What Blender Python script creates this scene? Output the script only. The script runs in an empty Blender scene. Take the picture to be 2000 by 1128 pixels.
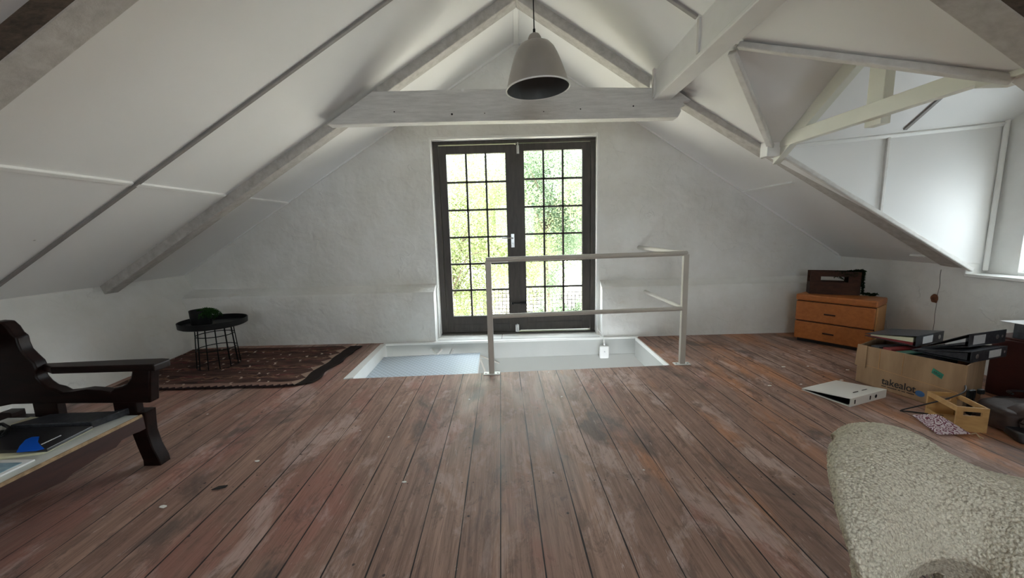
import bpy, bmesh, math, random
from mathutils import Vector, Matrix, noise
random.seed(7)
scene = bpy.context.scene
COL = scene.collection
# ------------------------------------------------------------------ camera
FPX, CX, CY, CAMH = 760.0, 1000.0, 564.0, 1.12
_VP = (1006.0, 452.5); _ROLL = math.atan(.026)
_d = Vector((_VP[0]-CX, _VP[1]-CY, FPX)).normalized()
_e = Vector((_VP[0]+1000-CX, _VP[1]-1000*math.tan(_ROLL)-CY, FPX))
_n = _d.cross(_e).normalized()
if _n.y > 0: _n = -_n
_r = _d.cross(_n)
if _r.x < 0: _r = -_r
def _w(c): c = Vector(c); return Vector((_r.dot(c), _d.dot(c), _n.dot(c)))
cam = bpy.data.cameras.new('camera'); camo = bpy.data.objects.new('camera', cam); COL.objects.link(camo)
cam.sensor_fit = 'HORIZONTAL'; cam.sensor_width = 36; cam.lens = FPX/2000*36
cam.clip_start = .02; cam.clip_end = 500
_R = Matrix((_w((1,0,0)), _w((0,-1,0)), _w((0,0,-1)))).transposed()
camo.matrix_world = Matrix.Translation((0,0,CAMH)) @ _R.to_4x4()
scene.camera = camo
CAM = Vector((0,0,CAMH))
def on(u, v, n, k):
    """the point of the plane n.p = k seen in direction (u, v)"""
    n = Vector(n); r = _w((u-CX, v-CY, FPX)); return CAM + r*((k-n.dot(CAM))/n.dot(r))
def atX(u, v, k): return on(u, v, (1,0,0), k)
def atY(u, v, k): return on(u, v, (0,1,0), k)
def atZ(u, v, k): return on(u, v, (0,0,1), k)
# ------------------------------------------------------------------ view, world, lights
vs = scene.view_settings
vs.view_transform = 'Standard'; vs.look = 'None'; vs.gamma = 1; vs.use_curve_mapping = False
vs.exposure = 1.45
world = bpy.data.worlds.new('sky'); scene.world = world; world.use_nodes = True
wn = world.node_tree; wn.nodes.clear()
wo = wn.nodes.new('ShaderNodeOutputWorld'); wb = wn.nodes.new('ShaderNodeBackground')
wb.inputs['Color'].default_value = (.86,.93,1.0,1); wb.inputs['Strength'].default_value = 5.0
wn.links.new(wb.outputs[0], wo.inputs[0])
sl = bpy.data.lights.new('sun', 'SUN'); sl.energy = 20; sl.angle = .01; sl.color = (1,.95,.86)
so = bpy.data.objects.new('sun', sl); COL.objects.link(so)
so.rotation_euler = Vector((.85,-.10,-.75)).to_track_quat('-Z','Y').to_euler()
def area(name, loc, direction, sx, sy, power, color=(1,1,1), portal=False):
    l = bpy.data.lights.new(name, 'AREA'); l.shape = 'RECTANGLE'; l.size = sx; l.size_y = sy; l.energy = power; l.color = color
    if portal: l.cycles.is_portal = True
    o = bpy.data.objects.new(name, l); COL.objects.link(o); o.location = loc
    o.rotation_euler = Vector(direction).to_track_quat('-Z','Z').to_euler(); return o
area('portal_door', (0,4.5,1.05), (0,-1,0), 1.7, 2.1, 1, portal=True)
area('portal_window', (3.85,2.5,1.08), (-1,0,0), .58, .68, 1, portal=True)
area('portal_added_rear', (0,-3.3,1.3), (0,1,0), 1.4, 1.3, 1, portal=True)  # portal for the added rear window
area('portal_added_skylight', (1.87,-1.35,1.93), (-.54,0,-.84), .95, .95, 1, portal=True)  # portal for the added skylight
scene.cycles.max_bounces = 10; scene.cycles.diffuse_bounces = 6; scene.cycles.transparent_max_bounces = 12
scene.cycles.use_denoising = True
# ------------------------------------------------------------------ materials
def newmat(name):
    m = bpy.data.materials.new(name); m.use_nodes = True
    return m, m.node_tree, m.node_tree.nodes['Principled BSDF']
def L(t, a, b): t.links.new(a, b)
def nd(t, kind, **kw):
    n = t.nodes.new(kind)
    for k, v in kw.items():
        if k.startswith('i_'): n.inputs[int(k[2:])].default_value = v
        elif isinstance(v, (int, float, tuple)) and k in n.inputs: n.inputs[k].default_value = v
        else: setattr(n, k, v)
    return n
def math_(t, op, a, b=None, c=None, clamp=False):
    n = t.nodes.new('ShaderNodeMath'); n.operation = op; n.use_clamp = clamp
    for i, x in enumerate((a, b, c)):
        if x is None: continue
        if isinstance(x, (int, float)): n.inputs[i].default_value = x
        else: L(t, x, n.inputs[i])
    return n.outputs[0]
def mixc(t, f, a, b):
    n = t.nodes.new('ShaderNodeMix'); n.data_type = 'RGBA'
    for i, x in ((0, f), (6, a), (7, b)):
        if isinstance(x, (int, float)): n.inputs[i].default_value = x
        elif isinstance(x, tuple): n.inputs[i].default_value = (*x[:3], 1)
        else: L(t, x, n.inputs[i])
    return n.outputs[2]
def coords(t, scale=(1,1,1), kind='Object', rot=(0,0,0)):
    if kind == 'World':
        src = t.nodes.new('ShaderNodeNewGeometry').outputs['Position']
    else: src = t.nodes.new('ShaderNodeTexCoord').outputs[kind]
    mp = t.nodes.new('ShaderNodeMapping'); mp.inputs['Scale'].default_value = scale; mp.inputs['Rotation'].default_value = rot
    L(t, src, mp.inputs[0]); return mp.outputs[0]
def noise_(t, co, scale, detail=4, rough=.55, dist=0):
    n = t.nodes.new('ShaderNodeTexNoise'); L(t, co, n.inputs['Vector'])
    n.inputs['Scale'].default_value = scale; n.inputs['Detail'].default_value = detail
    n.inputs['Roughness'].default_value = rough; n.inputs['Distortion'].default_value = dist
    return n.outputs['Fac']
def ramp(t, f, stops):
    n = t.nodes.new('ShaderNodeValToRGB'); e = n.color_ramp.elements
    while len(e) < len(stops): e.new(.5)
    for i, (p, c) in enumerate(stops):
        e[i].position = p; e[i].color = (*c, 1) if isinstance(c, tuple) else (c, c, c, 1)
    L(t, f, n.inputs[0]); return n.outputs[0]
def bump(t, b, h, strength, dist=.01):
    n = t.nodes.new('ShaderNodeBump'); n.inputs['Strength'].default_value = strength; n.inputs['Distance'].default_value = dist
    L(t, h, n.inputs['Height']); L(t, n.outputs[0], b.inputs['Normal']); return n
def simple(name, color, rough=.5, metal=0, var=0, vs_=8, bmp=0, bs=60, spec=.5):
    m, t, b = newmat(name)
    b.inputs['Roughness'].default_value = rough; b.inputs['Metallic'].default_value = metal
    b.inputs['Specular IOR Level'].default_value = spec
    co = coords(t)
    if var:
        f = noise_(t, co, vs_, 5)
        L(t, mixc(t, ramp(t, f, [(.3,0.),(.7,1.)]), tuple(c*(1-var) for c in color), tuple(min(1,c*(1+var)) for c in color)), b.inputs['Base Color'])
    else: b.inputs['Base Color'].default_value = (*color, 1)
    if bmp: bump(t, b, noise_(t, co, bs, 4), bmp, .004)
    return m
def plaster():
    m, t, b = newmat('whitewashed_plaster'); co = coords(t, kind='World')
    b.inputs['Roughness'].default_value = .85; b.inputs['Specular IOR Level'].default_value = .25
    f = noise_(t, co, 2.2, 6, .6)
    c = mixc(t, ramp(t, f, [(.35,0.),(.7,1.)]), (.70,.69,.655), (.80,.80,.785))
    st = noise_(t, coords(t,(3,3,9),'World'), 1.4, 6, .7)
    c = mixc(t, ramp(t, st, [(.62,0.),(.74,.35)]), c, (.60,.54,.44))
    L(t, c, b.inputs['Base Color'])
    big = noise_(t, co, 3.5, 3, .5); mid = noise_(t, co, 14, 5, .6, .6)
    wv = t.nodes.new('ShaderNodeTexVoronoi'); wv.feature = 'DISTANCE_TO_EDGE'; wv.inputs['Scale'].default_value = 2.1
    dn = t.nodes.new('ShaderNodeTexNoise'); L(t, co, dn.inputs['Vector']); dn.inputs['Scale'].default_value = 1.7; dn.inputs['Detail'].default_value = 5
    vm = t.nodes.new('ShaderNodeVectorMath'); vm.operation = 'MULTIPLY_ADD'; L(t, dn.outputs['Color'], vm.inputs[0]); vm.inputs[1].default_value = (.9,.9,.9); L(t, co, vm.inputs[2])
    L(t, vm.outputs[0], wv.inputs['Vector'])
    ln = ramp(t, wv.outputs['Distance'], [(0.,1.),(.014,0.)])
    msk = ramp(t, noise_(t, co, 2.9, 2), [(.52,0.),(.6,1.)])
    sc = math_(t, 'MULTIPLY', ln, msk)
    h = math_(t, 'ADD', math_(t, 'MULTIPLY', big, 1.6), math_(t, 'ADD', math_(t,'MULTIPLY', mid, .36), math_(t, 'MULTIPLY', sc, .16)))
    bump(t, b, h, .42, .05); return m
def board(name, a, b_, streak=(1,1,1), gloss=.45, bs=.25):
    m, t, b = newmat(name); co = coords(t, streak)
    f = noise_(t, co, 6, 6, .6, .3)
    L(t, mixc(t, ramp(t, f, [(.32,0.),(.68,1.)]), a, b_), b.inputs['Base Color'])
    b.inputs['Roughness'].default_value = gloss
    bump(t, b, noise_(t, co, 22, 5, .7), bs, .004); return m
def ceiling_mat():
    m, t, b = newmat('white_ceiling_board'); co = coords(t, kind='World')
    f = noise_(t, co, 1.3, 4)
    c = mixc(t, f, (.76,.76,.745), (.83,.83,.825))
    v = t.nodes.new('ShaderNodeTexVoronoi'); v.inputs['Scale'].default_value = 3.1; L(t, co, v.inputs['Vector'])
    c = mixc(t, ramp(t, v.outputs['Distance'], [(.0,.8),(.016,.5),(.024,0.)]), c, (.25,.24,.22))
    L(t, c, b.inputs['Base Color']); b.inputs['Roughness'].default_value = .55
    bump(t, b, noise_(t, co, 1.1, 2), .35, .05); return m
def floor_mat():
    m, t, b = newmat('worn_varnished_floorboards')
    g = t.nodes.new('ShaderNodeNewGeometry').outputs['Position']
    sp = t.nodes.new('ShaderNodeSeparateXYZ'); L(t, g, sp.inputs[0])
    x, y = sp.outputs[0], sp.outputs[1]
    s = math_(t, 'MULTIPLY', math_(t, 'ADD', math_(t, 'MULTIPLY', y, .037), math_(t, 'SUBTRACT', x, .117)), 1/.15)
    idn = math_(t, 'FLOOR', s); fr = math_(t, 'SUBTRACT', s, idn)
    wn_ = t.nodes.new('ShaderNodeTexWhiteNoise'); wn_.noise_dimensions = '1D'; L(t, idn, wn_.inputs['W'])
    wn2 = t.nodes.new('ShaderNodeTexWhiteNoise'); wn2.noise_dimensions = '1D'; L(t, math_(t,'ADD',idn,31.7), wn2.inputs['W'])
    # grain coordinates, offset per board
    cb = t.nodes.new('ShaderNodeCombineXYZ'); L(t, math_(t, 'MULTIPLY', s, 1.6), cb.inputs[0])
    L(t, math_(t, 'MULTIPLY', y, .55), cb.inputs[1]); L(t, math_(t, 'MULTIPLY', idn, 3.7), cb.inputs[2])
    grain = noise_(t, cb.outputs[0], 3.2, 8, .62, .9)
    cb2 = t.nodes.new('ShaderNodeCombineXYZ'); L(t, math_(t, 'MULTIPLY', s, 7), cb2.inputs[0])
    L(t, math_(t, 'MULTIPLY', y, .8), cb2.inputs[1]); L(t, math_(t, 'MULTIPLY', idn, 5.1), cb2.inputs[2])
    fine = noise_(t, cb2.outputs[0], 5, 6, .7, .4)
    base = mixc(t, ramp(t, grain, [(.34,0.),(.66,1.)]), (0.200,0.118,0.090), (0.470,0.295,0.225))
    base = mixc(t, math_(t,'MULTIPLY', wn_.outputs[0], .55), base, (0.270,0.165,0.128))
    pos = coords(t, (1,.45,1), 'World')
    # red varnish, more to the left; orange, more to the right
    redm = math_(t, 'ADD', noise_(t, pos, 2.6, 6, .65), math_(t, 'MULTIPLY', x, -.035))
    base = mixc(t, math_(t,'MULTIPLY', ramp(t, redm, [(.53,0.),(.64,1.)]), .55), base, (0.370,0.150,0.120))
    orm = math_(t, 'ADD', noise_(t, coords(t,(1.6,.35,1),'World'), 2.3, 6, .6), math_(t, 'MULTIPLY', x, .06))
    base = mixc(t, math_(t,'MULTIPLY', ramp(t, orm, [(.60,0.),(.74,1.)]), .6), base, (0.60,0.24,0.09))
    gry = noise_(t, coords(t,(1.2,.5,1),'World'), 3.3, 7, .7, .5)
    base = mixc(t, math_(t,'MULTIPLY', ramp(t, gry, [(.52,0.),(.60,1.)]), .5), base, (0.609,0.469,0.429))
    base = mixc(t, math_(t,'MULTIPLY', ramp(t, fine, [(.33,1.),(.47,0.)]), .75), base, (0.109,0.060,0.047))
    drk = noise_(t, coords(t,(1.5,.8,1),'World'), 1.9, 6, .6, .8)
    base = mixc(t, math_(t,'MULTIPLY', ramp(t, drk, [(.57,0.),(.66,1.)]), .75), base, (0.095,0.075,0.068))
    base = mixc(t, math_(t,'MULTIPLY', wn2.outputs[0], .3), base, (0.160,0.085,0.067))
    kn = t.nodes.new('ShaderNodeTexVoronoi'); kn.inputs['Scale'].default_value = 1.9; L(t, coords(t,(1.5,.9,1),'World'), kn.inputs['Vector'])
    knd = math_(t,'ADD', kn.outputs['Distance'], math_(t,'MULTIPLY', math_(t,'SUBTRACT', noise_(t, pos, 22, 4), .5), .06))
    base = mixc(t, ramp(t, knd, [(.0,.85),(.045,.6),(.07,0.)]), base, (0.087,0.045,0.037))
    scr = noise_(t, coords(t,(26,2.2,1),'World',(0,0,.5)), 2.5, 5, .75, 1.2)
    base = mixc(t, math_(t,'MULTIPLY', ramp(t, scr, [(.63,0.),(.68,1.)]), .45), base, (0.725,0.596,0.548))
    blo = noise_(t, coords(t,(2,.9,1),'World'), 6.5, 7, .75, .6)
    base = mixc(t, math_(t,'MULTIPLY', ramp(t, blo, [(.53,0.),(.62,1.)]), .55), base, (0.120,0.075,0.062))
    # paint flecks and nail heads
    v = t.nodes.new('ShaderNodeTexVoronoi'); v.inputs['Scale'].default_value = 4.6; L(t, coords(t,(1,.8,1),'World'), v.inputs['Vector'])
    base = mixc(t, ramp(t, v.outputs['Distance'], [(.0,.9),(.02,.7),(.034,0.)]), base, (0.800,0.800,0.784))
    v2 = t.nodes.new('ShaderNodeTexVoronoi'); v2.inputs['Scale'].default_value = 7.3; L(t, coords(t,(1,.9,1),'World'), v2.inputs['Vector'])
    base = mixc(t, ramp(t, v2.outputs['Distance'], [(.0,1.),(.03,.9),(.05,0.)]), base, (0.043,0.031,0.030))
    # nail rows
    yy = math_(t, 'MULTIPLY', math_(t,'ADD', y, .2), 1/.52); yf = math_(t, 'SUBTRACT', yy, math_(t,'FLOOR', yy))
    ny = math_(t, 'MULTIPLY', math_(t,'SUBTRACT', yf, .5), .52)
    nx = math_(t, 'MULTIPLY', math_(t,'SUBTRACT', math_(t,'ABSOLUTE', math_(t,'SUBTRACT', fr, .5)), .33), .15)
    dd = math_(t, 'SQRT', math_(t,'ADD', math_(t,'MULTIPLY', nx, nx), math_(t,'MULTIPLY', ny, ny)))
    nail = math_(t, 'LESS_THAN', dd, .0035)
    base = mixc(t, math_(t,'MULTIPLY', nail, .8), base, (0.029,0.021,0.021))
    # gaps between the boards
    ed = math_(t, 'MINIMUM', fr, math_(t, 'SUBTRACT', 1.0, fr))
    gw = math_(t, 'MULTIPLY_ADD', noise_(t, coords(t,(.8,1.4,1),'World'), 1.6, 4), .065, -.016)
    gap = math_(t, 'LESS_THAN', ed, gw)
    base = mixc(t, gap, base, (0.017,0.011,0.010))
    L(t, base, b.inputs['Base Color'])
    rg = mixc(t, ramp(t, gry, [(.4,0.),(.7,1.)]), (.40,.40,.40), (.68,.68,.68)); L(t, rg, b.inputs['Roughness'])
    h = math_(t, 'ADD', math_(t,'MULTIPLY', grain, .5), math_(t,'ADD', math_(t,'MULTIPLY', fine, .5), math_(t,'MULTIPLY', gap, -2.)))
    b.inputs['Specular IOR Level'].default_value = .3
    bump(t, b, h, .5, .004); return m
def wood(name, dark, light, axis=0, gloss=.4, scale=9.):
    m, t, b = newmat(name); sc = [1,1,1]
    for i in range(3):
        if i != axis: sc[i] = 7
    f = noise_(t, coords(t, tuple(sc)), scale/2, 7, .65, .5)
    L(t, mixc(t, ramp(t, f, [(.3,0.),(.7,1.)]), dark, light), b.inputs['Base Color'])
    b.inputs['Roughness'].default_value = gloss
    bump(t, b, f, .15, .002); return m
def glass_mat():
    m = bpy.data.materials.new('window_glass'); m.use_nodes = True; t = m.node_tree; t.nodes.clear()
    o = t.nodes.new('ShaderNodeOutputMaterial'); mx = t.nodes.new('ShaderNodeMixShader')
    tr = t.nodes.new('ShaderNodeBsdfTransparent'); gl = t.nodes.new('ShaderNodeBsdfGlossy'); gl.inputs['Roughness'].default_value = .02
    tr.inputs[0].default_value = (.95,.97,.96,1); mx.inputs[0].default_value = .02
    L(t, tr.outputs[0], mx.inputs[1]); L(t, gl.outputs[0], mx.inputs[2]); L(t, mx.outputs[0], o.inputs[0]); return m
def leaf_mat(name, a, b_, trans=.35):
    m = bpy.data.materials.new(name); m.use_nodes = True; t = m.node_tree; t.nodes.clear()
    o = t.nodes.new('ShaderNodeOutputMaterial'); mx = t.nodes.new('ShaderNodeMixShader')
    d = t.nodes.new('ShaderNodeBsdfDiffuse'); tl = t.nodes.new('ShaderNodeBsdfTranslucent'); mx.inputs[0].default_value = trans
    f = noise_(t, coords(t, kind='World'), 7.0, 6, .8)
    c = mixc(t, ramp(t, f, [(.35,0.),(.65,1.)]), a, b_)
    L(t, c, d.inputs[0]); L(t, c, tl.inputs[0]); L(t, d.outputs[0], mx.inputs[1]); L(t, tl.outputs[0], mx.inputs[2]); L(t, mx.outputs[0], o.inputs[0]); return m
def rug_mat():
    m, t, b = newmat('kilim_weave'); uv = t.nodes.new('ShaderNodeTexCoord').outputs['UV']
    sp = t.nodes.new('ShaderNodeSeparateXYZ'); L(t, uv, sp.inputs[0]); U, V = sp.outputs[0], sp.outputs[1]
    n = noise_(t, uv, 16, 4)
    Uj = math_(t,'ADD',U,math_(t,'MULTIPLY',math_(t,'SUBTRACT',n,.5),.018)); Vj = math_(t,'ADD',V,math_(t,'MULTIPLY',math_(t,'SUBTRACT',n,.5),.03))
    def tri(x): # 0..1 triangle wave
        return math_(t, 'PINGPONG', x, 1.0)
    base = mixc(t, ramp(t, noise_(t, coords(t,(3,14,1),'UV'), 2.2, 5), [(.35,0.),(.65,1.)]), (.036,.022,.018), (.14,.075,.060))
    # rows of small pale diamonds
    a = tri(math_(t,'MULTIPLY',Uj,34)); c = tri(math_(t,'MULTIPLY_ADD',Vj,17,math_(t,'MULTIPLY',math_(t,'FLOOR',math_(t,'MULTIPLY',Uj,17)),.5)))
    dia = math_(t,'LESS_THAN', math_(t,'ADD',a,c), .42)
    sel = math_(t,'GREATER_THAN', noise_(t, uv, 9, 2), .54)
    base = mixc(t, math_(t,'MULTIPLY',math_(t,'MULTIPLY',dia,sel),.9), base, (.55,.43,.34))
    # tan hooked bands
    bb = tri(math_(t,'MULTIPLY_ADD', Vj, 9, math_(t,'MULTIPLY',tri(math_(t,'MULTIPLY',Uj,22)),.42)))
    band = math_(t,'MULTIPLY', math_(t,'LESS_THAN', bb, .2), math_(t,'GREATER_THAN', noise_(t, coords(t,(6,16,1),'UV'), 4.5, 4), .50))
    base = mixc(t, math_(t,'MULTIPLY',band,.6), base, (.29,.16,.10))
    rd = math_(t,'MULTIPLY', math_(t,'GREATER_THAN', noise_(t, coords(t,(3,9,1),'UV'), 1.5, 5), .57), math_(t,'LESS_THAN', bb, .62))
    base = mixc(t, math_(t,'MULTIPLY',rd,.4), base, (.20,.05,.055))
    # zigzag along the near edge and right-hand border with triangles
    zz = math_(t,'SUBTRACT', Vj, math_(t,'MULTIPLY_ADD',tri(math_(t,'MULTIPLY',U,58)),.028,.012))
    edge = math_(t,'MULTIPLY', math_(t,'GREATER_THAN',zz,0.), math_(t,'LESS_THAN',V,.085))
    base = mixc(t, math_(t,'MULTIPLY',edge,.7), base, (.30,.19,.15))
    base = mixc(t, math_(t,'LESS_THAN',zz,0.), base, (.03,.018,.018))
    rb = math_(t,'GREATER_THAN', U, .925)
    base = mixc(t, rb, base, (.022,.016,.014))
    tr = math_(t,'LESS_THAN', math_(t,'SUBTRACT',.93,U), math_(t,'MULTIPLY',tri(math_(t,'MULTIPLY',V,13)),.045))
    tr = math_(t,'MULTIPLY', tr, math_(t,'LESS_THAN',U,.93))
    base = mixc(t, math_(t,'MULTIPLY',tr,.85), base, (.38,.27,.21))
    L(t, base, b.inputs['Base Color']); b.inputs['Roughness'].default_value = .95; b.inputs['Specular IOR Level'].default_value = .1
    bump(t, b, noise_(t, coords(t,(30,160,1),'UV'), 4, 2), .4, .004); return m
def tread_mat():
    m, t, b = newmat('white_tread_plate'); g = coords(t, (1,1,1), 'World')
    sp = t.nodes.new('ShaderNodeSeparateXYZ'); L(t, g, sp.inputs[0])
    a = math_(t,'PINGPONG', math_(t,'MULTIPLY', math_(t,'ADD',sp.outputs[0],sp.outputs[1]), 38), 1.)
    c = math_(t,'PINGPONG', math_(t,'MULTIPLY', math_(t,'SUBTRACT',sp.outputs[0],sp.outputs[1]), 38), 1.)
    h = math_(t,'MULTIPLY', math_(t,'GREATER_THAN',a,.45), math_(t,'GREATER_THAN',c,.35))
    L(t, mixc(t, h, (.42,.48,.54), (.54,.61,.68)), b.inputs['Base Color']); b.inputs['Roughness'].default_value = .4
    bump(t, b, h, .5, .003); return m
def boucle_mat():
    m, t, b = newmat('cream_boucle'); co = coords(t)
    v = t.nodes.new('ShaderNodeTexVoronoi'); v.inputs['Scale'].default_value = 150; L(t, co, v.inputs['Vector'])
    n = noise_(t, co, 90, 4, .7, 1.2)
    h = math_(t,'ADD', math_(t,'MULTIPLY', v.outputs['Distance'], -.7), n)
    c = mixc(t, ramp(t, math_(t,'ADD',h,.3), [(.0,0.),(.5,1.)]), (.50,.42,.31), (.92,.85,.70))
    L(t, c, b.inputs['Base Color']); b.inputs['Roughness'].default_value = .95; b.inputs['Specular IOR Level'].default_value = .1
    bump(t, b, h, .9, .012); return m
def paisley_mat():
    m, t, b = newmat('paisley_cotton'); co = coords(t)
    v = t.nodes.new('ShaderNodeTexVoronoi'); v.feature = 'F1'; v.inputs['Scale'].default_value = 36; L(t, co, v.inputs['Vector'])
    r = math_(t,'PINGPONG', math_(t,'MULTIPLY', v.outputs['Distance'], 6), 1.)
    n = noise_(t, co, 60, 4, .6, 1)
    c = mixc(t, ramp(t, math_(t,'ADD',math_(t,'MULTIPLY',r,.6),math_(t,'MULTIPLY',n,.5)), [(.42,0.),(.55,1.)]), (.16,.03,.06), (.60,.50,.53))
    L(t, c, b.inputs['Base Color']); b.inputs['Roughness'].default_value = .9; bump(t, b, n, .3, .003); return m
def card_mat():
    m, t, b = newmat('corrugated_cardboard'); co = coords(t)
    f = noise_(t, coords(t,(1,1,.2)), 14, 5)
    c = mixc(t, ramp(t, f, [(.35,0.),(.65,1.)]), (.27,.165,.088), (.36,.23,.13)); L(t, c, b.inputs['Base Color'])
    b.inputs['Roughness'].default_value = .85; bump(t, b, noise_(t, co, 9, 3), .3, .01); return m
M = {}
M['plaster'] = plaster(); M['ceil'] = ceiling_mat(); M['floor'] = floor_mat(); M['glass'] = glass_mat()
M['beam'] = board('greyish_painted_timber', (.40,.375,.345), (.54,.52,.49), (3,3,3), .6, .6)
M['tie'] = board('grey_painted_grain', (.64,.63,.60), (.80,.79,.765), (1.0,6,9), .6, 1.3)
M['trim'] = board('painted_cover_strip', (.60,.585,.56), (.70,.69,.67), (3,3,3), .5, .3)
M['gtrim'] = simple('grey_cover_strip', (.25,.235,.225), .5, var=.15)
M['wtrim'] = simple('white_gloss_paint', (.80,.80,.78), .35, var=.03, bmp=.15, bs=20)
M['cream'] = simple('cream_timber_paint', (.68,.68,.60), .45, var=.05, vs_=3, bmp=.1, bs=12)
M['door'] = board('dark_brown_door_paint', (.030,.024,.020), (.055,.045,.038), (6,6,1), .42, .3)
M['steel'] = simple('brushed_steel', (.55,.55,.54), .35, 1, var=.08, vs_=30)
M['chrome'] = simple('dull_chrome', (.30,.30,.30), .25, 1)
M['rail'] = simple('beige_painted_steel', (.50,.47,.42), .3, .0, var=.04)
M['lamp'] = simple('satin_aluminium', (.46,.44,.41), .38, .85, var=.05, vs_=10)
M['lampin'] = simple('grey_enamel_inside', (.10,.11,.11), .5)
M['black'] = simple('matt_black_metal', (.006,.006,.006), .5, spec=.25)
M['blackp'] = simple('black_plastic', (.014,.014,.016), .28, spec=.6)
M['file'] = board('mottled_black_file_board', (.012,.013,.016), (.05,.052,.06), (8,8,8), .35, .1)
M['darkwood'] = wood('dark_mahogany', (.004,.0015,.001), (.014,.005,.0035), 0, .35)
M['darkwood'].node_tree.nodes['Principled BSDF'].inputs['Specular IOR Level'].default_value = .14
M['rail_wood'] = wood('red_brown_mahogany', (.022,.007,.005), (.050,.015,.010), 1, .5)
M['pine'] = wood('orange_pine', (.35,.110,.027), (.48,.162,.042), 0, .38)
M['pine2'] = wood('pale_pine', (.46,.22,.075), (.58,.30,.11), 2, .45)
M['crate'] = wood('light_crate_wood', (.40,.22,.08), (.54,.33,.13), 0, .5)
M['walnut'] = wood('dark_stained_planter', (.026,.010,.006), (.070,.028,.015), 0, .6)
M['walnut'].node_tree.nodes['Principled BSDF'].inputs['Specular IOR Level'].default_value = .2
M['rug'] = rug_mat(); M['tread'] = tread_mat(); M['boucle'] = boucle_mat(); M['paisley'] = paisley_mat(); M['card'] = card_mat()
M['paper'] = simple('white_paper', (.75,.75,.76), .7); M['label'] = simple('paper_label', (.50,.50,.50), .6, var=.06, vs_=60)
M['whitefile'] = simple('white_pvc', (.74,.73,.69), .35, var=.03)
M['red'] = simple('dark_red_card', (.20,.02,.02), .5); M['green'] = simple('dark_green_card', (.02,.09,.06), .5)
M['yellowpaper'] = simple('aged_paper', (.62,.60,.42), .8)
M['tape'] = simple('green_tape', (.02,.20,.13), .4); M['ink'] = simple('black_ink', (.015,.012,.012), .6); M['bluelogo'] = simple('blue_print', (.045,.14,.33), .5)
M['leaf'] = leaf_mat('succulent_leaf', (.015,.045,.015), (.05,.12,.035), .15)
M['leafdk'] = leaf_mat('dark_leaf', (.010,.022,.010), (.03,.055,.02), .15)
M['tree'] = leaf_mat('tree_foliage', (.13,.18,.08), (.46,.50,.26), .4)
M['tree2'] = leaf_mat('tree_foliage_blueish', (.10,.16,.10), (.36,.44,.29), .4)
M['bark'] = simple('bark', (.16,.12,.09), .9, var=.3, bmp=.5, bs=20)
M['ground'] = simple('pale_gravel', (.62,.55,.46), .95, var=.15, vs_=.3); M['lattice'] = simple('grey_lattice_wood', (.09,.08,.075), .8, var=.2)
M['concrete'] = simple('pale_bounce_concrete', (.62,.60,.56), .9, var=.1)
M['leather'] = simple('dark_brown_leather', (.032,.014,.009), .6, var=.35, vs_=14, bmp=.4, bs=50)
M['case'] = simple('oxblood_case', (.060,.016,.013), .42, var=.2, bmp=.2, bs=90)
M['blueglass'] = board('pale_blue_glossy_print', (.12,.22,.30), (.38,.50,.56), (2,3,1), .12, .0)
M['blue'] = simple('bright_blue_print', (.005,.10,.62), .25); M['creamboard'] = simple('cream_upholstery_board', (.60,.61,.57), .25, var=.1)
M['chip'] = simple('raw_chipped_edge', (.33,.22,.12), .8, var=.4, vs_=30)
M['brick'] = simple('broken_brick', (.16,.06,.03), .95, var=.5, vs_=40, bmp=.8); M['soil'] = simple('soil', (.03,.02,.015), .95)
M['wellcol'] = simple('stairwell_lower_paint', (.34,.345,.32), .7)
M['well'] = simple('stairwell_paint', (.44,.45,.43), .7, var=.05, vs_=3)
M['string'] = simple('jute_string', (.45,.36,.24), .9)
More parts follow.
